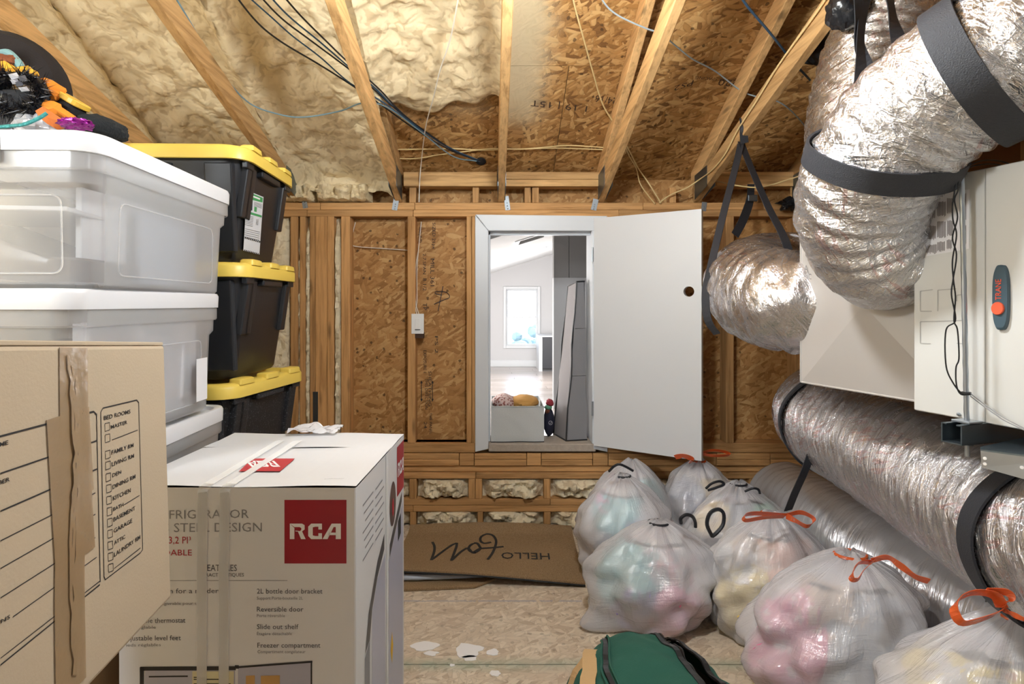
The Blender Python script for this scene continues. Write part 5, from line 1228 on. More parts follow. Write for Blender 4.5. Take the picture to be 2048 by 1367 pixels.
# hangers for duct A: webbing slings, each a thing of its own
def sling(pts, rr, k, w_, label, up_to, ups=(0.9, -0.9), tails=True, tilt=(0, 0, 0), grow=.007):
    t = thing('hanger_strap', label, 'strap', pts[k], 'black webbing duct hangers')
    band(t, pts, rr, k, w_, 'strap_loop', grow=grow + .005, tilt=tilt)
    if tails:
        T = frames(pts)[k][0]; side = T.cross(V((0, 0, 1))).normalized()
        for s, dst in zip((1, -1), up_to):
            a = pts[k] + side * s * (rr[k] + .008) * .72 + V((0, 0, (rr[k] + .008) * .69)); b = V(dst)
            m = MB(); m.ribbon([a.lerp(b, q / 8) for q in range(9)], [T.lerp(V((1, .2, 0)), q / 8) for q in range(9)], w_, .0025); m.build('strap_tail', M['black_strap'], t)
    return t
def chord_pt(X, Y): return V((X, Y, 1.838 + .31 * (WY - Y) - .002))
sling(pA, rA, kA1, .058, 'wide black strap around the upper end of the bright foil duct', (chord_pt(1.71, 1.0) , chord_pt(1.16, .95)))
sling(pA, rA, kA2, .05, 'black strap around the middle of the bright foil duct', (), tails=False, tilt=(.25, .1, -.35))
# twisted pair of hanging straps between the two upper ducts
for ctrl, w_, lab in (((P(1738, -40, 1.80), P(1722, 60, 1.70), P(1722, 150, 1.60), P(1712, 230, 1.50), P(1690, 300, 1.42), P(1672, 345, 1.37)), .034, 'grey-black strap dropping past the bright duct to its lower loop'),
                      ((P(1716, -40, 1.72), P(1716, 40, 1.71), P(1720, 95, 1.70), P(1738, 150, 1.70), P(1732, 210, 1.72), P(1728, 250, 1.75)), .034, 'twisted black strap hanging just behind the grey-black strap'),
                      ((P(1772, -40, 1.7), P(1790, 50, 1.6), P(1812, 120, 1.5), P(1840, 180, 1.42)), .04, 'black strap slanting down behind the shoulder of the bright duct')):
    q = spline(ctrl, 24); t = thing('hanger_strap', lab, 'strap', ctrl[-1], 'black webbing duct hangers'); m = MB()
    tw = [V((math.cos(.5 * math.sin(k * .32)), .5 * math.sin(k * .32), 0)) for k in range(25)]
    m.ribbon(q, tw, w_, .0025); m.build('webbing', M['black_strap'], t)
# B: browner duct behind, falling onto the plenum top
dB, pB, rB = duct('flexible_duct', 'dull brownish foil duct hanging behind the bright elbow', [P(1850, -130, 1.84), P(1800, -10, 1.87), P(1760, 90, 1.90), P(1732, 190, 1.90), P(1718, 290, 1.88), P(1726, 380, 1.86), P(1760, 440, 1.84)], .165, M['foil_dull'], 110, 72, 1.0, seed=9)
# C: left elbow out of the plenum end, sweeping round to the back
dC, pC, rC = duct('flexible_duct', 'silver foil duct elbow leaving the plenum end beside the open door', [pp(.452, 1.262, .19), P(1600, 607, 1.90), P(1552, 598, 1.98), P(1512, 580, 2.12), P(1508, 562, 2.30), P(1545, 548, 2.48), P(1610, 540, 2.60), P(1700, 535, 2.68)], [.15, .17, .176, .178, .178, .178, .175, .175], M['foil_grey'], 150, 84, 1.2, seed=5)
sc_ = thing('hanger_strap', 'black webbing looped from the rafter around the silver elbow by the door', 'strap', P(1485, 280, 2.6), 'black webbing duct hangers')
kk = near(pC, 1510, 570); top = chord_pt(1.16, 2.6) + V((-.01, -.01, .0))
q = spline([top, P(1472, 330, 2.5), P(1446, 430, 2.3), P(1420, 540, 2.16), P(1411, 590, 2.12), P(1416, 640, 2.1), P(1434, 668, 2.1)], 26)
m = MB(); m.ribbon(q, [V((.5, -.85, 0)) for _ in q], .034, .0025); m.build('strap_tail', M['black_strap'], sc_)
q = spline([top, P(1500, 330, 2.5), P(1535, 410, 2.3), P(1566, 470, 2.1), P(1580, 510, 2.0)], 26)
m = MB(); m.ribbon(q, [V((.9, .3, 0)) for _ in q], .036, .0025); m.build('strap_tail', M['black_strap'], sc_)
m = MB(); c = top + V((0, -.022, .05)); m.ribbon([c + V((.0, 0, .055)), c + V((.002, -.006, .02)), c + V((-.004, -.012, -.02)), c + V((.006, 0, -.06))], (1, 0, 0), .036, .003); m.sphere(c + V((-.004, -.012, .0)), (.018, .012, .02), 12, 8); m.build('knot', M['black_strap'], sc_)
s2_ = thing('hanger_strap', 'short black strap with a buckle in the corner behind the silver elbow', 'strap', P(1505, 380, 3.0), 'black webbing duct hangers')
m = MB(); m.ribbon(spline([P(1502, 368, 3.05), P(1500, 400, 3.05), P(1486, 440, 2.95), P(1470, 470, 2.9)], 12), (1, .3, 0), .045, .003); m.build('webbing', M['black_strap'], s2_)
m = MB(); c = P(1505, 396, 3.03); m.obox(c, (.026, 0, 0), (0, .006, 0), (0, 0, .018)); m.build('buckle', M['galv_dark'], s2_, bevel=.004)
bw = tag(cushion('cable_bundle', P(1585, 408, 3.1), (.07, .05, .035), M['black'], None, None, 4, .5), 'tangle of black wrapped wire ends on the top plate behind the elbow', 'wire bundle')
# D: lower long duct under the unit
dD, pD, rD = duct('flexible_duct', 'long foil duct slung level under the air handler with a bend at its far end', [(1.46, .30, .70), (1.39, .75, .70), P(2230, 1140, 1.17), P(2030, 1048, 1.42), P(1850, 940, 1.74), P(1742, 882, 2.02), P(1672, 846, 2.28), P(1648, 824, 2.48), P(1680, 800, 2.66), P(1740, 760, 2.72)], [.185, .185, .185, .19, .195, .2, .205, .2, .195, .19], M['foil_grey'], 230, 84, .9, seed=12)
kD = near(pD, 1675, 850)
sd1 = thing('hanger_strap', 'black strap around the level foil duct running down to the duct on the floor', 'strap', pD[kD], 'black webbing duct hangers')
band(sd1, pD, rD, kD, .032, 'strap_loop', tilt=(.1, 0, .1))
q = spline([P(1632, 880, 2.12), P(1610, 940, 2.12), P(1590, 985, 2.18), P(1576, 1020, 2.24)], 14); m = MB(); m.ribbon(q, (1, .25, 0), .036, .0025); m.build('strap_tail', M['black_strap'], sd1)
kD2 = near(pD, 2120, 1098)
sd2 = thing('hanger_strap', 'wide black strap at the near end of the level foil duct', 'strap', pD[kD2], 'black webbing duct hangers')
band(sd2, pD, rD, kD2, .05, 'strap_loop')
q = spline([P(2044, 1035, 1.24), P(2026, 1090, 1.26), P(2004, 1150, 1.30), P(1988, 1195, 1.34)], 12); m = MB(); m.ribbon(q, (1, .3, 0), .05, .0025); m.build('strap_tail', M['black_strap'], sd2)
# E: duct lying on the floor by the wall
dE, pE, rE = duct('flexible_duct', 'pale grey filmed duct lying on the floor against the right wall', [(1.56, 3.0, .215), (1.57, 2.7, .212), (1.60, 2.3, .212), (1.63, 1.8, .212), (1.66, 1.2, .212), (1.68, .7, .212)], .205, M['film_grey'], 130, 72, .7, seed=21)
# F: black sleeve behind the rafters
dF, pF, rF = duct('duct_sleeve', 'black plastic covered duct stub tucked above the rafters', [P(1618, 118, 2.26), P(1632, 100, 2.24), P(1690, 60, 2.1), P(1770, -10, 1.97)], [.05, .075, .08, .085], plain('sleeve_black', (18, 18, 19), .3, 0, .6, 30), 40, 40, .6, seed=2)
m = MB(); m.sphere(P(1690, 22, 1.80), (.055, .05, .06), 30, 20, lambda d: .22 * noise.fractal(d * 1.8, .9, 2, 3)); o = m.build('plastic_wad', plain('wad_black', (30, 30, 32), .25, 0, .8, 40), smooth=True, angle=.5); tag(o, 'shiny black plastic wad draped over the rafter end above the ducts', 'plastic')
# threaded rod, strut channel and bracket
rod = thing('threaded_rod', 'galvanised threaded rod standing in front of the cabinet face', 'rod', P(1935, 915, 1.185))
b_, t_ = P(1935, 912, 1.185), P(1922, 318, 1.185); t_.z = 1.60; 
m = MB(); m.tube([b_.lerp(t_, k / 40) for k in range(41)], .0048, 10, lambda a, L, p: .0004 * math.sin(L * 1400 + a)); m.build('rod', M['galv'], rod, smooth=True)
for z in (.972, 1.008):
    m = MB(); c = b_.lerp(t_, (z - b_.z) / (t_.z - b_.z)); m.loft([[c + V((.011 * math.cos(math.pi * k / 3), .011 * math.sin(math.pi * k / 3), e)) for k in range(6)] for e in (-.005, .005)]); m.build('nut', M['galv_dark'], rod)
st_ = thing('strut_channel', 'slotted galvanised strut channel under the cabinet held by the rod', 'strut', P(1930, 862, 1.19))
SX = V((.9613, .2756, 0)); c = b_.lerp(t_, (.993 - b_.z) / (t_.z - b_.z)); SY = V((-.2756, .9613, 0))
m = MB(); L0, L1 = -.045, .62; hw, hh, tk = .0205, .0205, .0026
def sbox(x0, x1, y0, y1, z0, z1): m.obox(c + SX * (x0 + x1) / 2 + SY * (y0 + y1) / 2 + V((0, 0, (z0 + z1) / 2)), SX * (x1 - x0) / 2, SY * (y1 - y0) / 2, V((0, 0, (z1 - z0) / 2)))
for a in ((L0, L1, -hw, hw, -hh, -hh + tk), (L0, L1, -hw, -hw + tk, -hh, hh), (L0, L1, hw - tk, hw, -hh, hh), (L0, L1, -hw, -hw + .011, hh - tk, hh), (L0, L1, hw - .011, hw, hh - tk, hh)): sbox(*a)
m.build('channel', M['galv_dark'], st_)
m = MB(); m.obox(c + V((0, 0, hh + .003)), SX * .02, SY * .018, V((0, 0, .0025))); m.build('washer_plate', M['galv'], st_, bevel=.001, seg=1)
br = thing('shelf_bracket', 'grey punched steel angle bracket below the strut at the right edge', 'bracket', P(2010, 940, 1.12))
bp = [P(1961, 901, 1.13), P(2110, 921, 1.04), P(2110, 975, 1.04), P(1963, 934, 1.13)]
nb = (bp[1] - bp[0]).cross(bp[3] - bp[0]).normalized(); nb = -nb if nb.y < 0 else nb
m = MB(); m.prism(bp, nb * .003); m.build('web_plate', M['galv'], br)
tp_ = [bp[0], bp[1], bp[1] + V((.10, .16, .004)), bp[0] + V((.01, .012, .002))]
m = MB(); m.prism(tp_, V((0, 0, .003))); m.build('top_flange', M['galv_dark'], br)
m = MB()
for x, y in ((1970, 916), (1970, 927), (2044, 934)):
    m = MB(); cc = ray(x, y, bp[0], nb); m.tube([cc - nb * .0005, cc - nb * .0011], .0032, 10); m.build('bolt_hole', ink['white'], br)
# control wires on the rod
wireb = plain('wire_black', (28, 28, 30), .5)
w1_ = thing('control_wire', 'thin black two-core control wire tied along the threaded rod', 'wire', P(1900, 640, 1.17))
for ctrl in ([(2046, 338, 1.22), (2000, 322, 1.21), (1960, 322, 1.19), (1928, 338, 1.175), (1918, 350, 1.172), (1916, 380, 1.172), (1909, 400, 1.172), (1915, 435, 1.172), (1905, 475, 1.172), (1913, 510, 1.172), (1906, 560, 1.172), (1903, 590, 1.172), (1911, 640, 1.172), (1892, 660, 1.17), (1892, 730, 1.17), (1906, 765, 1.17), (1924, 786, 1.172), (1940, 786, 1.172)],
             [(2046, 352, 1.22), (2000, 330, 1.21), (1955, 330, 1.19), (1924, 342, 1.176), (1914, 352, 1.172), (1908, 390, 1.172), (1905, 412, 1.172), (1906, 440, 1.172), (1913, 470, 1.172), (1905, 520, 1.172), (1907, 560, 1.172), (1911, 595, 1.172), (1908, 640, 1.172), (1915, 660, 1.172), (1918, 715, 1.172), (1912, 735, 1.172), (1913, 770, 1.172), (1922, 788, 1.172), (1940, 788, 1.172)]):
    m = MB(); m.tube(spline([P(*c) for c in ctrl], 110), .0014, 6); m.build('core', wireb, w1_, smooth=True)
for y in (347, 786):
    m = MB(); cc = b_.lerp(t_, (CH - (y - CY) * 1.185 / F - b_.z) / (t_.z - b_.z)); m.tube([cc + V((0, 0, -.003)), cc + V((0, 0, .003))], .0085, 12); m.build('tie', wireb, w1_)
w2_ = thing('control_wire', 'pale grey wire trailing from the rod down across the cabinet', 'wire', P(1990, 830, 1.14))
for dx, dy in ((0, 0), (4, 5)):
    m = MB(); m.tube(spline([P(1940, 786 + dy, 1.175), P(1966, 806 + dy, 1.16), P(1992, 824 + dy, 1.13), P(2010, 836 + dy, 1.10), P(2060 + dx, 862 + dy, 1.04)], 24), .0012, 6); m.build('core', ink['midgrey'], w2_, smooth=True)
# ================================================================== BAGS, MAT, DUFFEL
pastel = {k: plain('plush_' + k, c, .92, 0, .5, 90, .06) for k, c in dict(aqua=(128, 202, 206), pink=(232, 138, 178), rose=(214, 120, 158), cream=(240, 212, 146), butter=(244, 218, 110), grey=(186, 192, 200), white=(236, 234, 234), lilac=(164, 150, 208), peach=(236, 178, 150), slate=(120, 132, 158), mint=(140, 214, 166), blush=(238, 182, 194), tan=(216, 178, 136)).items()}
pastel['dots'] = spotted('plush_dots', (228, 126, 170), (250, 246, 248), 15, .30)
pastel['stripe'] = plain('plush_ribbed', (224, 202, 184), .9, 0, .8, 40, .14)
tie_or = film('tie_orange', (244, 112, 52), .85, .22, .5, .35); tie_bk = plain('tie_black', (26, 28, 34), .4, 0, .4, 200)
def plush(c, r, col, label, seed, clamp):
    """a soft toy squeezed against the film: body, head with ears, and arms"""
    c = V(c); rs = random.Random(seed); r *= 1.3; t = thing('plush_toy', label, 'soft toy', c - V((0, 0, r)))
    mt = pastel[col]
    d = V((rs.uniform(-1, 1), rs.uniform(-.5, .5), rs.uniform(-.1, .7))).normalized(); s = d.cross(V((.2, 1, .1))).normalized()
    def blob(nm, cc, rr, k, par=None):
        m = MB(); m.sphere(cc, rr, 24, 16, lambda q: .10 * nz(q * 2 + V((seed, k, 0))))
        m.v = [clamp(p) for p in m.v]; return m.build(nm, mt, par or t, smooth=True, angle=1.2)
    blob('body', c, r, 0); h = blob('head', c + d * r * .6, r * .72, 1)
    for k in (1, -1): blob('ear', c + d * r * 1.0 + s * k * r * .45, r * .26, 2, h); blob('arm', c + d * r * .1 + s * k * r * .8, r * .36, 3)
fill_pal = [(236, 232, 236), (214, 218, 226), (240, 224, 228), (226, 226, 222), (206, 214, 224), (240, 234, 220)]
def fill_mat(k):
    t = NT('packed_toys'); vo = t.n('TexVoronoi', feature='SMOOTH_F1'); vo.inputs['Scale'].default_value = 8; vo.inputs['Smoothness'].default_value = .5
    o = t.obj(); wob = t.n('TexNoise'); wob.inputs['Scale'].default_value = 6; t.l(o, wob.inputs['Vector'])
    ad = t.n('VectorMath', operation='MULTIPLY_ADD'); t.l(wob.outputs['Color'], ad.inputs[0]); ad.inputs[1].default_value = (.2, .2, .2); t.l(o, ad.inputs[2]); t.l(ad.outputs[0], vo.inputs['Vector'])
    sp = t.n('SeparateColor'); t.l(vo.outputs['Color'], sp.inputs[0])
    t.l(t.ramp(sp.outputs[k % 3], [(.15 + .7 * i / 5, S(*c)) for i, c in enumerate(fill_pal)]), t.b.inputs['Base Color']); t.set(Roughness=.9)
    t.l(t.bump(vo.outputs['Distance'], .6, .02), t.b.inputs['Normal']); return t.m
fills = [fill_mat(k) for k in range(3)]
def bag(label, base, rx, ry, h, neck, seed, tie, toys, yaw=0.0, mat=None, tie_px=None, corner=None):
    """a filled drawstring bin liner on the floor; neck = (dx, dy) of the gathered top"""
    base = V(base); t = thing('filled_bin_liner', label, 'bag', base, 'see-through bin liners full of soft toys')
    cy_, sy_ = math.cos(yaw), math.sin(yaw); NU, NV = 112, 72
    def prof(j):
        if j < .10: return .55 + .22 * math.sqrt(j / .10), .03 * (j / .1) ** 2
        if j < .92:
            z = .03 + (j - .10) / .82 * .92
            return (.98 - .20 * ((.38 - z) / .35) ** 2 if z < .38 else .98 * (1 - .84 * ((z - .38) / .57) ** 2.3)), z
        u = (j - .92) / .08; return .157 - .06 * u, .95 + .02 * u
    def shape(i, j, k=1.0):
        a = 2 * math.pi * i; q, z = prof(j)
        d = V((math.cos(a), math.sin(a), 0)); s = V((d.x * 1.1, d.y * 1.1, z * 2.4)); nk = sst((z - .5) / .45)
        q *= 1 + (.26 * nz(s * 1.1 + V((seed * 7.1, 0, 0))) + .20 * nz(s * 2.6 + V((seed * 3, 5, 0)))) * (1 - .5 * nk)
        q += nk * .026 * math.sin(a * 15 + 2.5 * nz(s * 2 + V((seed, 0, 0)))) * (k == 1) + (.016 * noise.ridged_multi_fractal(V((a * 2.2, z * 3.0 + a * .6, seed)), 1, 2, 3, 1, 2) - .016) * (k == 1)
        if corner:                                      # an empty pulled-out corner of the liner
            ca, cl = corner; dev = math.cos(a - ca)
            if dev > 0: q += cl * dev ** 14 * (1 - sst(z / .35)) * (k == 1)
        w_ = sst(z) ** 1.6; x, y = rx * q * d.x * k, ry * q * d.y * k
        zz = h * z + .03 * h * nz(s * 2 + V((seed, 9, 0))) * sst(z * 6)
        if k < 1: zz = .012 + zz * .90
        return V((base.x + x * cy_ - y * sy_ + neck[0] * w_, base.y + x * sy_ + y * cy_ + neck[1] * w_, max(base.z + .003, base.z + .003 + zz)))
    m = MB(); ids = m.grid(shape, NU, NV, True, lambda i, j: (i, j)); m.face(ids[0][::-1]); m.face(ids[-1])
    rows = [[m.v[i] for i in r] for r in ids]; cen = [sum(r, V((0, 0, 0))) / NU for r in rows]
    def clamp(p):                                       # keep what is inside just behind the film
        p = V((p.x, p.y, min(max(p.z, .014), base.z + h * .80)))
        j = min(range(3, NV - 6), key=lambda q: abs(cen[q].z - p.z)); c = cen[j]; r = rows[j]
        dx, dy = p.x - c.x, p.y - c.y; L = math.hypot(dx, dy)
        if L < .01: return p
        R = max((V((v_.x - c.x, v_.y - c.y, 0)) for v_ in r[::2]), key=lambda v_: (v_.x * dx + v_.y * dy) / max(1e-6, math.hypot(v_.x, v_.y))).length
        lim = R * (.965 - .05 * sst((p.z - base.z - .4 * h) / (.3 * h))) - .003
        return p if L <= lim else V((c.x + dx / L * lim, c.y + dy / L * lim, p.z))
    lin = m.build('liner', mat or M['bag_film'], t, smooth=True, angle=1.2)
    m = MB(); fi = m.grid(lambda i, j: shape(i, .02 + .86 * j, .86), 48, 36, True); m.face(fi[0][::-1]); m.face(fi[-1])
    fo = m.build('packed_toys', fills[seed % 3], None, smooth=True, angle=1.2); fo['kind'] = 'stuff'
    tag(fo, 'mixed pale soft toys packed deep inside ' + inner[seed], 'soft toys')
    for k, (dx, dy, z, r, col, lab) in enumerate(toys):
        plush((base.x + dx, base.y + dy, base.z + z), r, col, lab, seed * 10 + k, clamp)
    top = base + V((neck[0], neck[1], h * .95)); kr = rx * .16
    tm = tie_or if tie == 'orange' else tie_bk
    if tie:
        m = MB(); m.tube([top + V((kr * math.cos(a), kr * .8 * math.sin(a), 0)) for a in [2*math.pi*k/16 for k in range(17)]], .005, 6); m.build('drawstring', tm, t, smooth=True)
    for ctrl, w_ in (tie_px or ()):
        q = spline([P(*c) for c in ctrl], 30); m = MB()
        if tie == 'orange': m.ribbon(q, [V((.25 * math.sin(k * .5), -.55, .8)) for k in range(31)], w_, .0012)
        else: m.tube(q, w_ / 2, 6)
        m.build('drawstring_loop', tm, t, smooth=tie != 'orange')
    return t
inner = {1: 'the liner back under the open door', 2: 'the plump liner by the doormat', 3: 'the liner below the door corner', 4: 'the grey-white liner with two black loops', 5: 'the slumped liner by the duffel', 6: 'the upright orange-bow liner', 7: 'the large liner near the front', 8: 'the nearest liner'}
bag('bin liner of pale toys squeezed back under the open door against the wall', (.715, 2.93, 0), .215, .165, .455, (.02, .03), 1, None,
    [(-.10, -.02, .17, .07, 'pink', 'pink toy low in the liner under the open door'), (.10, -.03, .17, .07, 'white', 'white toy low in the liner under the open door'), (-.06, -.06, .30, .075, 'blush', 'blush pink toy in the liner back under the open door'), (.07, -.05, .28, .07, 'aqua', 'pale aqua toy in the liner back under the open door'), (0, 0, .12, .1, 'grey', 'grey toy low in the liner under the open door')])
bag('plump bin liner with short black drawstring between the doormat and the door edge', (.625, 2.585, 0), .225, .175, .49, (-.02, .02), 2, 'black',
    [(.0, -.09, .25, .06, 'lilac', 'lilac toy in the middle of the plump liner by the doormat'), (-.10, -.08, .09, .06, 'blush', 'blush toy at the floor in the plump liner by the doormat'), (.05, -.08, .08, .065, 'white', 'white toy at the floor in the plump liner by the doormat'), (-.07, -.06, .33, .085, 'aqua', 'aqua toy high in the plump liner next to doormat'), (.08, -.05, .32, .075, 'white', 'white toy high in the plump liner next to doormat'), (-.09, -.03, .36, .05, 'pink', 'pink toy at the top of the plump liner by the doormat'), (-.06, -.06, .17, .09, 'slate', 'slate grey toy in the plump liner by the doormat'), (.08, -.06, .18, .085, 'peach', 'peach toy in the plump liner by the doormat')],
    tie_px=[([(1218, 942, 2.52), (1228, 932, 2.50), (1238, 928, 2.49), (1250, 932, 2.49), (1266, 941, 2.5)], .012)])
bag('bin liner with orange ties below the free corner of the open door', (1.075, 2.92, 0), .205, .165, .47, (.0, .0), 3, 'orange',
    [(.09, -.07, .19, .06, 'pink', 'pink toy in the liner below the door corner'), (-.07, -.08, .13, .06, 'grey', 'grey toy low in the liner below the door corner'), (-.08, -.06, .28, .075, 'slate', 'slate toy in the liner below the door corner'), (.05, -.05, .30, .075, 'cream', 'cream toy in the liner below the door corner'), (.0, -.07, .15, .085, 'rose', 'rose toy low in the liner below the door corner')],
    tie_px=[([(1350, 914, 2.86), (1366, 911, 2.84), (1384, 918, 2.84), (1378, 926, 2.84)], .03), ([(1405, 905, 2.9), (1425, 900, 2.89), (1450, 903, 2.89), (1458, 909, 2.89), (1430, 911, 2.88), (1406, 908, 2.9)], .018)])
bag('grey-white bin liner with black drawstring in front of the foil duct elbow strap', (1.12, 2.60, 0), .235, .17, .445, (.03, .02), 4, 'black',
    [(-.05, -.08, .15, .08, 'white', 'white toy in the grey-white liner with two black loops'), (.1, -.07, .14, .075, 'lilac', 'lilac toy in the grey-white liner with two black loops'), (-.13, -.04, .28, .06, 'cream', 'round cream toy in the grey-white liner with two black loops'), (.02, -.06, .24, .1, 'grey', 'big grey toy in the grey-white liner with two black loops'), (.11, -.05, .31, .065, 'mint', 'mint green toy in the grey-white liner with two black loops')],
    tie_px=[([(1412, 976, 2.5), (1424, 966, 2.48), (1440, 962, 2.48), (1448, 968, 2.48), (1434, 974, 2.48), (1416, 980, 2.5)], .012), ([(1490, 982, 2.5), (1505, 976, 2.48), (1516, 978, 2.48), (1520, 986, 2.49)], .011)])
bag('slumped bin liner of aqua and pink toys between doormat and green duffel', (.655, 2.255, 0), .265, .185, .385, (.03, .05), 5, 'black',
    [(-.10, -.11, .09, .07, 'lilac', 'lilac toy at the floor in the slumped liner by the duffel'), (.06, -.08, .26, .07, 'blush', 'blush toy at the top of the slumped liner by the duffel'), (-.02, -.08, .24, .07, 'grey', 'grey toy at the top of the slumped liner by the duffel'), (-.12, -.06, .20, .105, 'aqua', 'big aqua toy in the slumped liner by the duffel'), (.02, -.10, .10, .085, 'pink', 'pink toy low in the slumped liner by the duffel'), (.12, -.05, .20, .1, 'white', 'white toy in the slumped liner by the duffel'), (.15, -.04, .08, .07, 'rose', 'rose toy at the floor in the slumped liner by the duffel')],
    tie_px=[([(1362, 1046, 2.2), (1362, 1036, 2.19), (1372, 1029, 2.19), (1384, 1032, 2.19), (1390, 1042, 2.2), (1391, 1054, 2.2)], .014), ([(1424, 1072, 2.06), (1414, 1048, 2.05), (1420, 1026, 2.05), (1436, 1018, 2.05), (1447, 1026, 2.05), (1446, 1048, 2.05), (1434, 1064, 2.05), (1424, 1072, 2.06)], .014)], corner=(-2.75, .45))
bag('upright bin liner with orange bow and yellow toy low down, behind the dotted one', (1.075, 2.20, 0), .25, .175, .455, (.03, .02), 6, 'orange',
    [(.12, -.07, .22, .075, 'grey', 'grey toy in the upright orange-bow liner'), (-.12, -.07, .24, .065, 'white', 'white toy in the upright orange-bow liner'), (.13, -.07, .09, .07, 'pink', 'pink toy at the floor in the upright orange-bow liner'), (-.10, -.06, .13, .09, 'butter', 'butter yellow toy low in the upright orange-bow liner'), (.03, -.08, .30, .095, 'peach', 'peach toy high in the upright orange-bow liner'), (.04, -.07, .12, .09, 'blush', 'blush toy at the floor in the upright orange-bow liner'), (-.04, -.05, .32, .07, 'stripe', 'ribbed toy in the upright orange-bow liner')],
    tie_px=[([(1572, 1030, 2.12), (1545, 1028, 2.10), (1510, 1026, 2.08), (1489, 1030, 2.06), (1492, 1040, 2.05), (1530, 1034, 2.06), (1570, 1032, 2.10)], .022), ([(1572, 1030, 2.12), (1600, 1024, 2.10), (1622, 1032, 2.08), (1628, 1042, 2.07), (1614, 1052, 2.06), (1590, 1040, 2.08), (1572, 1031, 2.12)], .022)], corner=(-2.3, .35))
bag('large bin liner with pink spotted toy and orange tie near the front', (1.10, 1.80, 0), .30, .21, .47, (.07, .03), 7, 'orange',
    [(.15, -.09, .14, .1, 'lilac', 'lilac toy in the large liner near the front'), (.12, -.05, .30, .09, 'white', 'white toy high in the large liner near the front'), (-.20, -.06, .07, .07, 'pink', 'pink toy at the floor in the large liner near the front'), (-.22, -.07, .22, .10, 'dots', 'pink white-spotted toy in the large liner near the front'), (.04, -.12, .20, .14, 'grey', 'large pale grey toy in the large liner near the front'), (-.03, -.05, .35, .085, 'stripe', 'tan ribbed toy at the top of the large liner near the front'), (-.08, -.12, .07, .06, 'rose', 'rose toy at the floor in the large liner near the front')],
    tie_px=[([(1746, 1124, 1.64), (1722, 1124, 1.62), (1708, 1138, 1.60), (1704, 1156, 1.59), (1716, 1158, 1.59), (1728, 1140, 1.60), (1746, 1122, 1.63)], .022), ([(1744, 1120, 1.64), (1775, 1114, 1.62), (1800, 1130, 1.60), (1830, 1152, 1.58), (1858, 1162, 1.57)], .022)])
bag('nearest bin liner with cream toy and big orange loop at the right edge', (1.25, 1.385, 0), .29, .2, .505, (.08, .03), 8, 'orange',
    [(-.10, -.05, .36, .08, 'white', 'white toy at the top of the nearest liner'), (.07, -.08, .34, .09, 'peach', 'peach toy high in the nearest liner'), (.0, -.13, .12, .09, 'grey', 'grey toy low in the nearest liner'), (-.06, -.10, .26, .14, 'butter', 'large butter cream toy in the nearest liner'), (-.18, -.06, .12, .09, 'lilac', 'lilac toy in the nearest liner'), (.1, -.06, .2, .1, 'blush', 'blush toy in the nearest liner')],
    tie_px=[([(2004, 1214, 1.20), (1990, 1190, 1.19), (1950, 1184, 1.18), (1920, 1196, 1.17), (1908, 1218, 1.16), (1922, 1244, 1.15), (1950, 1242, 1.15), (1990, 1228, 1.17), (2006, 1216, 1.20)], .022), ([(2004, 1212, 1.2), (2020, 1196, 1.19), (2008, 1182, 1.19), (1970, 1180, 1.19)], .02), ([(2004, 1216, 1.2), (2030, 1230, 1.18), (2070, 1246, 1.15)], .012)])
# ---- doormats
coir = NT('coir'); o_ = coir.obj(); hh_ = coir.noise(o_, 260, 4, .7)
coir.l(coir.ramp(hh_, [(.28, S(122, 100, 74)), (.52, S(166, 138, 104)), (.74, S(196, 170, 134))]), coir.b.inputs['Base Color']); coir.set(Roughness=.95, Specular_IOR_Level=.1); coir.l(coir.bump(hh_, .9, .006), coir.b.inputs['Normal'])
mc = [V((-.478, 2.515, .012)), V((.414, 2.497, .006)), V((.437, 3.10, .004)), V((-.457, 3.12, .004))]
def matp(i, j, e=0.0):
    p = mc[0].lerp(mc[1], i).lerp(mc[3].lerp(mc[2], i), j)
    lift = .050 * (1 - i) ** 1.2 * sst((.34 - j) / .34) + .012 * (1 - j) ** 2 * math.sin(i * 3.1) + .035 * sst((j - .86) / .14) * (.5 + .5 * math.sin(3 * i))
    return V((p.x, p.y, p.z + lift + e))
dm = thing('doormat', 'brown coir doormat with black greeting lying below the little door', 'doormat', (0, 2.8, 0))
m = MB(); a = m.grid(lambda i, j: matp(i, j, .014) + V((0, 0, .0015 * nz((i * 160, j * 120, 1)))), 90, 60); b = m.grid(lambda i, j: matp(i, j, .0), 90, 60)
for row in (0, -1):
    for k in range(90): m.face((a[row][k], a[row][k+1], b[row][k+1], b[row][k]))
for col_ in (0, -1):
    for k in range(60): m.face((a[k][col_], a[k+1][col_], b[k+1][col_], b[k][col_]))
m.build('coir_pile', coir.m, dm, smooth=True, angle=.6)
for jj in (0, -1):
    m = MB(); m.tube([matp(i / 40, 0 if jj == 0 else 1, .003) for i in range(41)], .004, 5); m.build('rubber_edge', M['black'], dm)
inkm = plain('mat_ink', (46, 44, 42), .95)
def matuv(px, py):
    q = ray(px, py, V((0, 0, .02)), V((0, 0, 1))); j = (q.y - 2.506) / (3.11 - 2.506); x0 = lerp(-.478, -.457, j); x1 = lerp(.414, .437, j); return ((q.x - x0) / (x1 - x0), j)
m = MB(); vs, fs, x0, x1 = text_geo('HELLO'); (ia, ja), (ib, jb) = matuv(1098, 1106), matuv(1003, 1104); b0 = len(m.v)
for p in vs:
    t_ = (p.x - x0) / (x1 - x0); m.vert(matp(lerp(ia, ib, t_), ja - p.y / .7 * .12, .0165))
for f in fs: m.face([b0 + i for i in f])
m.build('block_lettering', inkm, dm)
Q_ = lambda x, y: (780 + x / 2.696, 860 + y / 2.696)
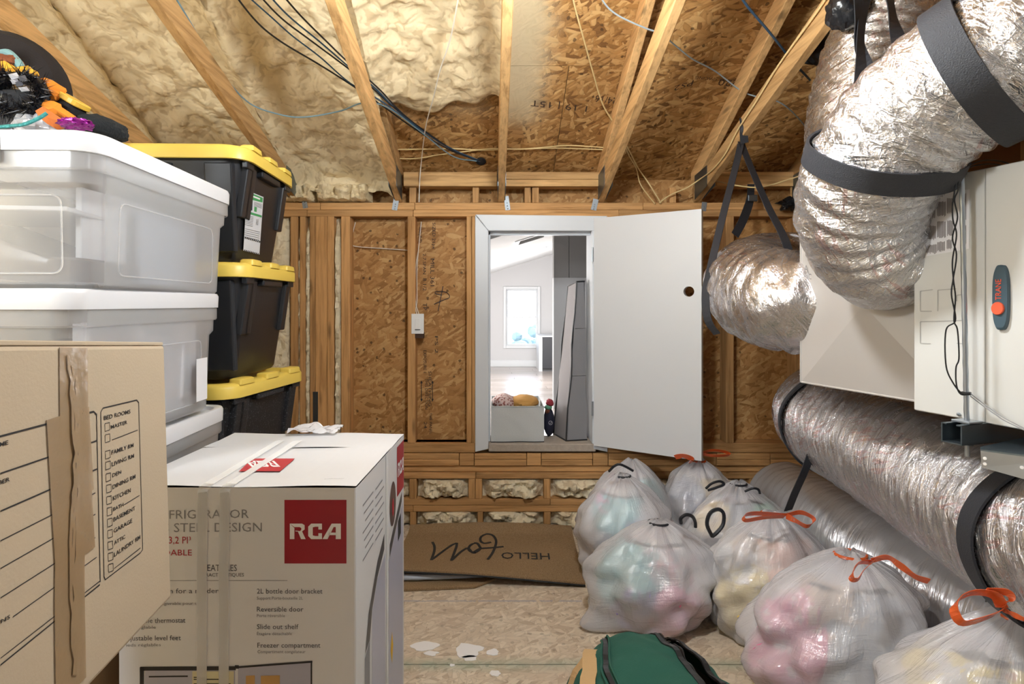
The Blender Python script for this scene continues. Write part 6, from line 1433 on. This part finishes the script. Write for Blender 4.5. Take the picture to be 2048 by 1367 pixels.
strokes = [[Q_(*p) for p in st] for st in ([(527, 706), (552, 668), (570, 620), (570, 590), (552, 566), (520, 560), (492, 576), (488, 598), (508, 612), (545, 606)], [(612, 630), (560, 636), (490, 642)],
    [(490, 642), (468, 612), (436, 622), (424, 648), (446, 664), (474, 648), (490, 640), (470, 660), (448, 668), (426, 646), (414, 640)], [(414, 640), (380, 664), (331, 713)], [(331, 713), (346, 668), (358, 632), (360, 612)], [(360, 612), (330, 626), (280, 664), (222, 711)], [(222, 711), (238, 660), (238, 630), (228, 608)])]
for s_ in strokes:
    m = MB()
    q = spline([V((*matuv(*c), 0)) for c in s_], 8 * len(s_))
    for wv in (1,): m.ribbon([matp(p.x, p.y, .0165) for p in q], (V((.8, .6, 0))), .013, .0012)
    m.build('script_stroke', inkm, dm)
m2 = MB(); zc_ = [V((-.62, 2.44, .001)), V((-.08, 2.485, .001)), V((.02, 2.56, .001)), V((-.62, 2.9, .001))]
m2.prism(zc_, (0, 0, .012)); o = m2.build('under_mat', coir.m, None, bevel=.003); tag(o, 'second brown mat peeping out beneath the greeting doormat', 'doormat')
m = MB(); m.tube(spline([V((-.50, 2.535, .03)), V((-.36, 2.53, .031)), V((-.2, 2.54, .027)), V((-.05, 2.56, .02)), V((.05, 2.58, .016))], 24), [lerp(.016, .003, sst(k / 24)) for k in range(25)], 12, lambda a, L, p: .002 * nz(p * 30)); o = m.build('rolled_cloth', plain('pale_blue_cloth', (196, 204, 216), .85, 0, .3, 60), smooth=True); tag(o, 'pale blue-white rolled cloth trapped under the raised doormat edge', 'cloth')
m = MB(); m.sphere((-.46, 2.51, .027), (.06, .018, .011), 18, 10, lambda d: .2 * nz(d * 3)); o = m.build('red_scrap', plain('red_scrap', (178, 44, 52), .7), smooth=True); tag(o, 'red and white scrap sticking out under the doormat next to the carton', 'scrap')
# ---- green duffel
grn = plain('duffel_green', (32, 88, 74), .88, 0, .35, 260, .14, vscale=14); tan = plain('tan_webbing', (198, 164, 116), .85, 0, .5, 300, .06)
df = thing('duffel_bag', 'green canvas duffel with tan straps and open black zip on the floor', 'duffel bag', (.44, 1.45, 0))
DC = V((.42, 1.46, 0)); DL, DW, DH = .40, .29, .36
def dpt(i, j, e=0.0):       # i around the section (0..1 over the top from one floor edge to the other), j along
    y = lerp(.72, 1.83, j); a = math.pi * i; u = (j - .5) * 2
    k = (1 - abs(u) ** 2.6) ** .5 if abs(u) < 1 else 0; k = max(.10, k)
    taper = .62 + .38 * math.cos(max(0, j - .3) * 1.75)
    x = -DW * k * taper * math.cos(a) * (1 + .12 * math.sin(a)); z = DH * (k ** .8) * (.80 + .20 * taper) * math.sin(a) ** .72
    f = .024 * noise.fractal(V((x * 7, y * 6, z * 7)), .9, 2, 3) + .020 * math.sin(y * 38 + 3 * nz((x * 6, y * 3, 0))) * math.sin(a) * nz((x * 5, 2, y * 2))
    return V((DC.x + x * (1 + f * 3) + .02 * nz((y * 3, 1, 1)), y, max(.002, z * (1 + f * 2.4) + e)))
gap0, gap1, jz0, jz1 = .585, .665, .10, .93
m = MB()
for i0, i1, nu in ((0, gap0, 50), (gap1, 1, 34)):
    m.grid(lambda i, j: dpt(lerp(i0, i1, i), j), nu, 70)
m.grid(lambda i, j: dpt(lerp(gap0, gap1, i), lerp(jz1, 1, j)), 8, 6); m.grid(lambda i, j: dpt(lerp(gap0, gap1, i), lerp(0, jz0, j)), 8, 6)
m.poly([dpt(i / 24, 1) for i in range(25)]); m.poly([dpt(i / 24, 0) for i in range(25)][::-1])
shell = m.build('duffel_shell', grn, df, smooth=True, angle=1.2, norm=False)
m = MB(); m.grid(lambda i, j: dpt(lerp(gap0 - .03, gap1 + .03, i), lerp(jz0 - .02, jz1 + .01, j), -.035 - .045 * math.sin(math.pi * i)), 10, 40); m.build('lining', plain('lining_dark', (18, 22, 24), .9), df, smooth=True, norm=False)
def alongs(i, j0, j1, e, n=40, wob=0): return [dpt(i + wob * math.sin(k * .5), lerp(j0, j1, k / n), e) for k in range(n + 1)]
for i in (gap0, gap1):
    m = MB(); m.ribbon(alongs(i, jz0, jz1, .004), (1, 0, 0), .014, .004); m.build('zip_tape', M['black'], df)
    m = MB(); m.tube(alongs(i + (.012 if i < .6 else -.012), jz0, jz1, .006, 120), .0028, 5, lambda a, L, p: .0012 * math.sin(L * 900)); m.build('zip', ink['grey'] if False else M['black'], df)
m = MB(); m.ribbon(alongs(.36, .05, .95, .005, 50, .006), (1, 0, 0), .013, .004); m.build('zip_tape', M['black'], df)
m = MB(); m.tube(alongs(.345, .05, .95, .007, 50, .006), .0035, 6); m.tube(alongs(.375, .05, .95, .007, 50, .006), .0035, 6); m.build('piping', grn, df, smooth=True)
m = MB(); q = [dpt(lerp(.06, .30, k / 16), .66 + .10 * math.sin(k / 16 * 1.57), .006) for k in range(17)]; m.ribbon(q, (0, 1, 0), .034, .003); m.build('tan_strap', tan, df)
m = MB(); q = [dpt(.30 - .02 * k / 12, lerp(.79, .30, k / 12), .010 + .012 * math.sin(k / 12 * 3.1)) for k in range(13)]; m.ribbon(q, (1, 0, 0), .038, .003); m.build('tan_strap', tan, df)
m = MB(); q = [dpt(.24 + .10 * k / 6, .56, .017) for k in range(7)]; m.tube(q, .0015, 5); m.build('stitch_line', M['black'], df)
m = MB(); vs, fs, x0, x1 = text_geo('girl S'); b0 = len(m.v)
for p in vs: m.vert(dpt(.335 + p.y / .7 * .026, .60 - (p.x - x0) / (x1 - x0) * .24, .006))
for f in fs: m.face([b0 + i for i in f])
m.build('script_lettering', ink['white'], df)
cl = MB(); cl.grid(lambda i, j: dpt(lerp(gap0 + .004, gap1 - .006, i), lerp(.22, .62, j), -.016 - .012 * math.sin(3 * j) * i), 6, 16); o = cl.build('grey_garment', plain('oatmeal_cloth', (196, 184, 168), .9, 0, .3, 120), smooth=True, norm=False); tag(o, 'oatmeal cloth showing through the open zip of the green duffel', 'clothing')
m = MB(); m.tube([dpt(.35 + .035 * math.cos(a), .965 + .02 * math.sin(a), .012) for a in [2*math.pi*k/16 for k in range(17)]], .008, 6); m.build('grab_loop', plain('duffel_dark', (24, 60, 50), .9), df, smooth=True)
# ---- cables under the roof
def cable(name, label, ctrl, r, mat, cat='cable', group=None, n=60):
    ctrl = [V(c) for c in ctrl]
    if CY - (ctrl[0].z - CH) / ctrl[0].y * F < 0: d_ = (ctrl[0] - ctrl[1]); ctrl = [ctrl[0] + d_.normalized() * max(d_.length, .1) * k for k in (8, 4, 2, 1)] + ctrl; n += 40    # carries on beyond the view
    m = MB(); m.tube(spline(ctrl, n), r, 7); o = m.build(name, mat, smooth=True); return tag(o, label, cat, group)
cblue = plain('cable_blue_grey', (112, 138, 148), .5); cbk = plain('cable_black', (30, 31, 35), .45); cdb = plain('cable_dark_blue', (44, 78, 104), .45); romex = plain('cable_romex', (222, 196, 140), .5); cwh = plain('cable_white', (226, 218, 204), .5)
cable('data_cable', 'slack blue-grey data cable sagging across the foam between two trusses', [PR(330, -40, .24), PR(372, 30, .24), PR(410, 95, .24), PR(450, 155, .24), PR(500, 207, .26), PR(560, 229, .28), PR(610, 234, .28), PR(680, 222, .26), PR(726, 206, .24), PR(775, 215, .16), PR(840, 262, .1), PR(905, 312, .06), PR(953, 322, .02)], .0032, cblue)
for k, (ctrl, r, mt, lab) in enumerate((
    ([(455, -30), (510, 40), (560, 82), (640, 130), (700, 168), (760, 208), (830, 258), (900, 300), (956, 321)], .0036, cbk, 'lowest black cable of the bundle crossing the foam to the roof hole'),
    ([(470, -30), (540, 32), (585, 72), (640, 114), (700, 166), (764, 203), (836, 256), (905, 298), (957, 320)], .003, cdb, 'dark blue cable in the bundle crossing to the roof hole'),
    ([(500, -30), (560, 34), (620, 80), (690, 132), (740, 172), (792, 218), (850, 262), (910, 302), (958, 322)], .0034, cbk, 'second black cable of the bundle crossing to the roof hole'),
    ([(520, -30), (575, 30), (640, 84), (698, 134), (750, 176), (800, 226), (860, 272), (915, 305), (960, 323)], .0034, cdb, 'blue-black cable of the bundle crossing to the roof hole'),
    ([(548, -30), (600, 30), (650, 80), (698, 126), (756, 176), (806, 228), (866, 274), (916, 306), (961, 322)], .0036, cbk, 'topmost black cable of the bundle crossing to the roof hole'))):
    cable('antenna_cable', lab, [PR(x, y, .22 if x < 720 else lerp(.18, .012, min(1, (x - 720) / 230))) for x, y in ctrl], r, mt, 'cable', 'cables running through the roof hole')
m = MB(); c = PR(962, 322, .004); m.loft([[c + V((q * .028 * math.cos(a), .026 * q * math.sin(a), -.026 * ROOF_S * q * math.sin(a) - e)) for a in [2*math.pi*k/20 for k in range(20)]] for q, e in ((1, 0), (1, .004), (.55, .010))]); stf(m.build('roof_hole_1', M['black_matte'], smooth=True))  # black disc standing in for the darkness of the cable hole
cable('pull_cord', 'thin white cord hanging from the foam down to the blocking', [PR(925, -60, .22), PR(914, 10, .22), PR(900, 80, .2), PR(880, 140, .18), PR(868, 190, .16), PR(851, 255, .1), PR(843, 320, .05), P(840, 352, 3.1), P(839, 372, 3.13), P(838, 404, 3.15)], .0028, cwh, 'cord')
cable('power_cable', 'upper yellow cable running flat across the roof sheathing above the doorway', [PR(785, 299, .02), PR(850, 298, .02), PR(905, 297, .02), PR(960, 300, .02), PR(1000, 299, .02), PR(1060, 297, .02), PR(1130, 291, .02), PR(1180, 293, .02), PR(1230, 297, .02)], .0034, romex, group='yellow power cables')
cable('power_cable', 'lower yellow cable joining the upper one above the doorway', [PR(782, 316, .02), PR(830, 317, .02), PR(880, 309, .02), PR(930, 303, .02), PR(985, 297, .025), PR(1040, 298, .025), PR(1120, 296, .022), PR(1226, 300, .02)], .003, romex, group='yellow power cables')
cable('power_cable', 'long yellow cable dropping from the roof past the double truss', [PR(1135, -60, .06), PR(1149, 10, .06), PR(1168, 80, .06), PR(1186, 145, .05), PR(1204, 205, .05), PR(1226, 244, .05), PR(1256, 296, .04), PR(1276, 335, .03), P(1300, 370, 3.12), P(1322, 406, 3.15)], .0036, romex, group='yellow power cables')
cable('power_cable', 'shorter yellow cable looping beside the double truss to the top plate', [PR(1236, 254, .05), PR(1258, 310, .04), PR(1272, 335, .03), P(1280, 366, 3.1), P(1296, 390, 3.13), P(1310, 407, 3.15)], .0032, romex, group='yellow power cables')
def onchord(px, X, e=0.0):
    Y = X * F / (px - CX); return V((X, Y, 1.838 + .31 * (WY - Y) + e))
cable('power_cable', 'yellow cable stapled along the side of the truss by the strap', [onchord(1730, 1.133, .085), onchord(1640, 1.133, .07), onchord(1560, 1.133, .078), onchord(1510, 1.133, .06), onchord(1475, 1.133, .05), onchord(1450, 1.133, .02), onchord(1425, 1.133, .03), P(1400, 358, 3.05), P(1372, 376, 3.1), P(1340, 390, 3.14), P(1318, 406, 3.15)], .0036, romex, group='yellow power cables')
cable('power_cable', 'yellow cable swinging level behind the straps to the far corner', [P(1425, 360, 3.08), P(1470, 370, 3.05), P(1520, 374, 2.95), P(1580, 358, 2.9), P(1630, 342, 2.88), P(1700, 330, 2.86)], .0036, romex, group='yellow power cables')
cable('phone_cable', 'white cable turning blue-grey crossing the double truss and sheathing', [PR(1190, -30, .22), PR(1210, 8, .22), PR(1238, 32, .22), PR(1290, 56, .22), PR(1322, 68, .2), PR(1352, 92, .06), PR(1385, 118, .04), PR(1430, 142, .04), PR(1480, 180, .08), PR(1512, 193, .1), PR(1560, 205, .1), PR(1600, 240, .06), PR(1640, 294, .03)], .0032, plain('cable_pale_blue', (158, 172, 178), .5))
cable('drop_cable', 'thick black cable slanting across the trusses to the black duct sleeve', [PR(1465, -40, .3), PR(1490, 6, .3), PR(1540, 66, .28), PR(1585, 122, .24), PR(1620, 160, .2)], .0045, cdb)
cable('switch_cable', 'white cable looping across the bay above the light switch', [V((wx(704), Yb - .01, wz(440))), V((wx(699), Yb - .012, wz(462))), V((wx(697), Yb - .015, wz(482))), V((wx(706), Yb - .02, wz(490))), V((wx(760), Yb - .012, wz(494))), V((wx(815), Yb - .02, wz(498)))], .0026, cwh, n=30)
for k, (dx, lab) in enumerate(((0, 'white cable dropping beside the stud to the light switch, longer one'), (3, 'white cable beside the stud to the light switch, shorter one'))):
    cable('switch_cable', lab, [V((wx(840 - 6 * k), WY + .06, wz(440 + 60 * k))), V((wx(836 - 3 * k), WY + .035, wz(490 + 20 * k))), V((wx(833 - dx), WY + .02, wz(540))), V((wx(833 - dx), WY + .02, wz(600))), V((wx(831 + k * 3), WY + .012, wz(618))), V((wx(834 + 4 * k), WY + .006, wz(629)))], .0026, cwh, n=30)
for px in (1210, ):
    pass
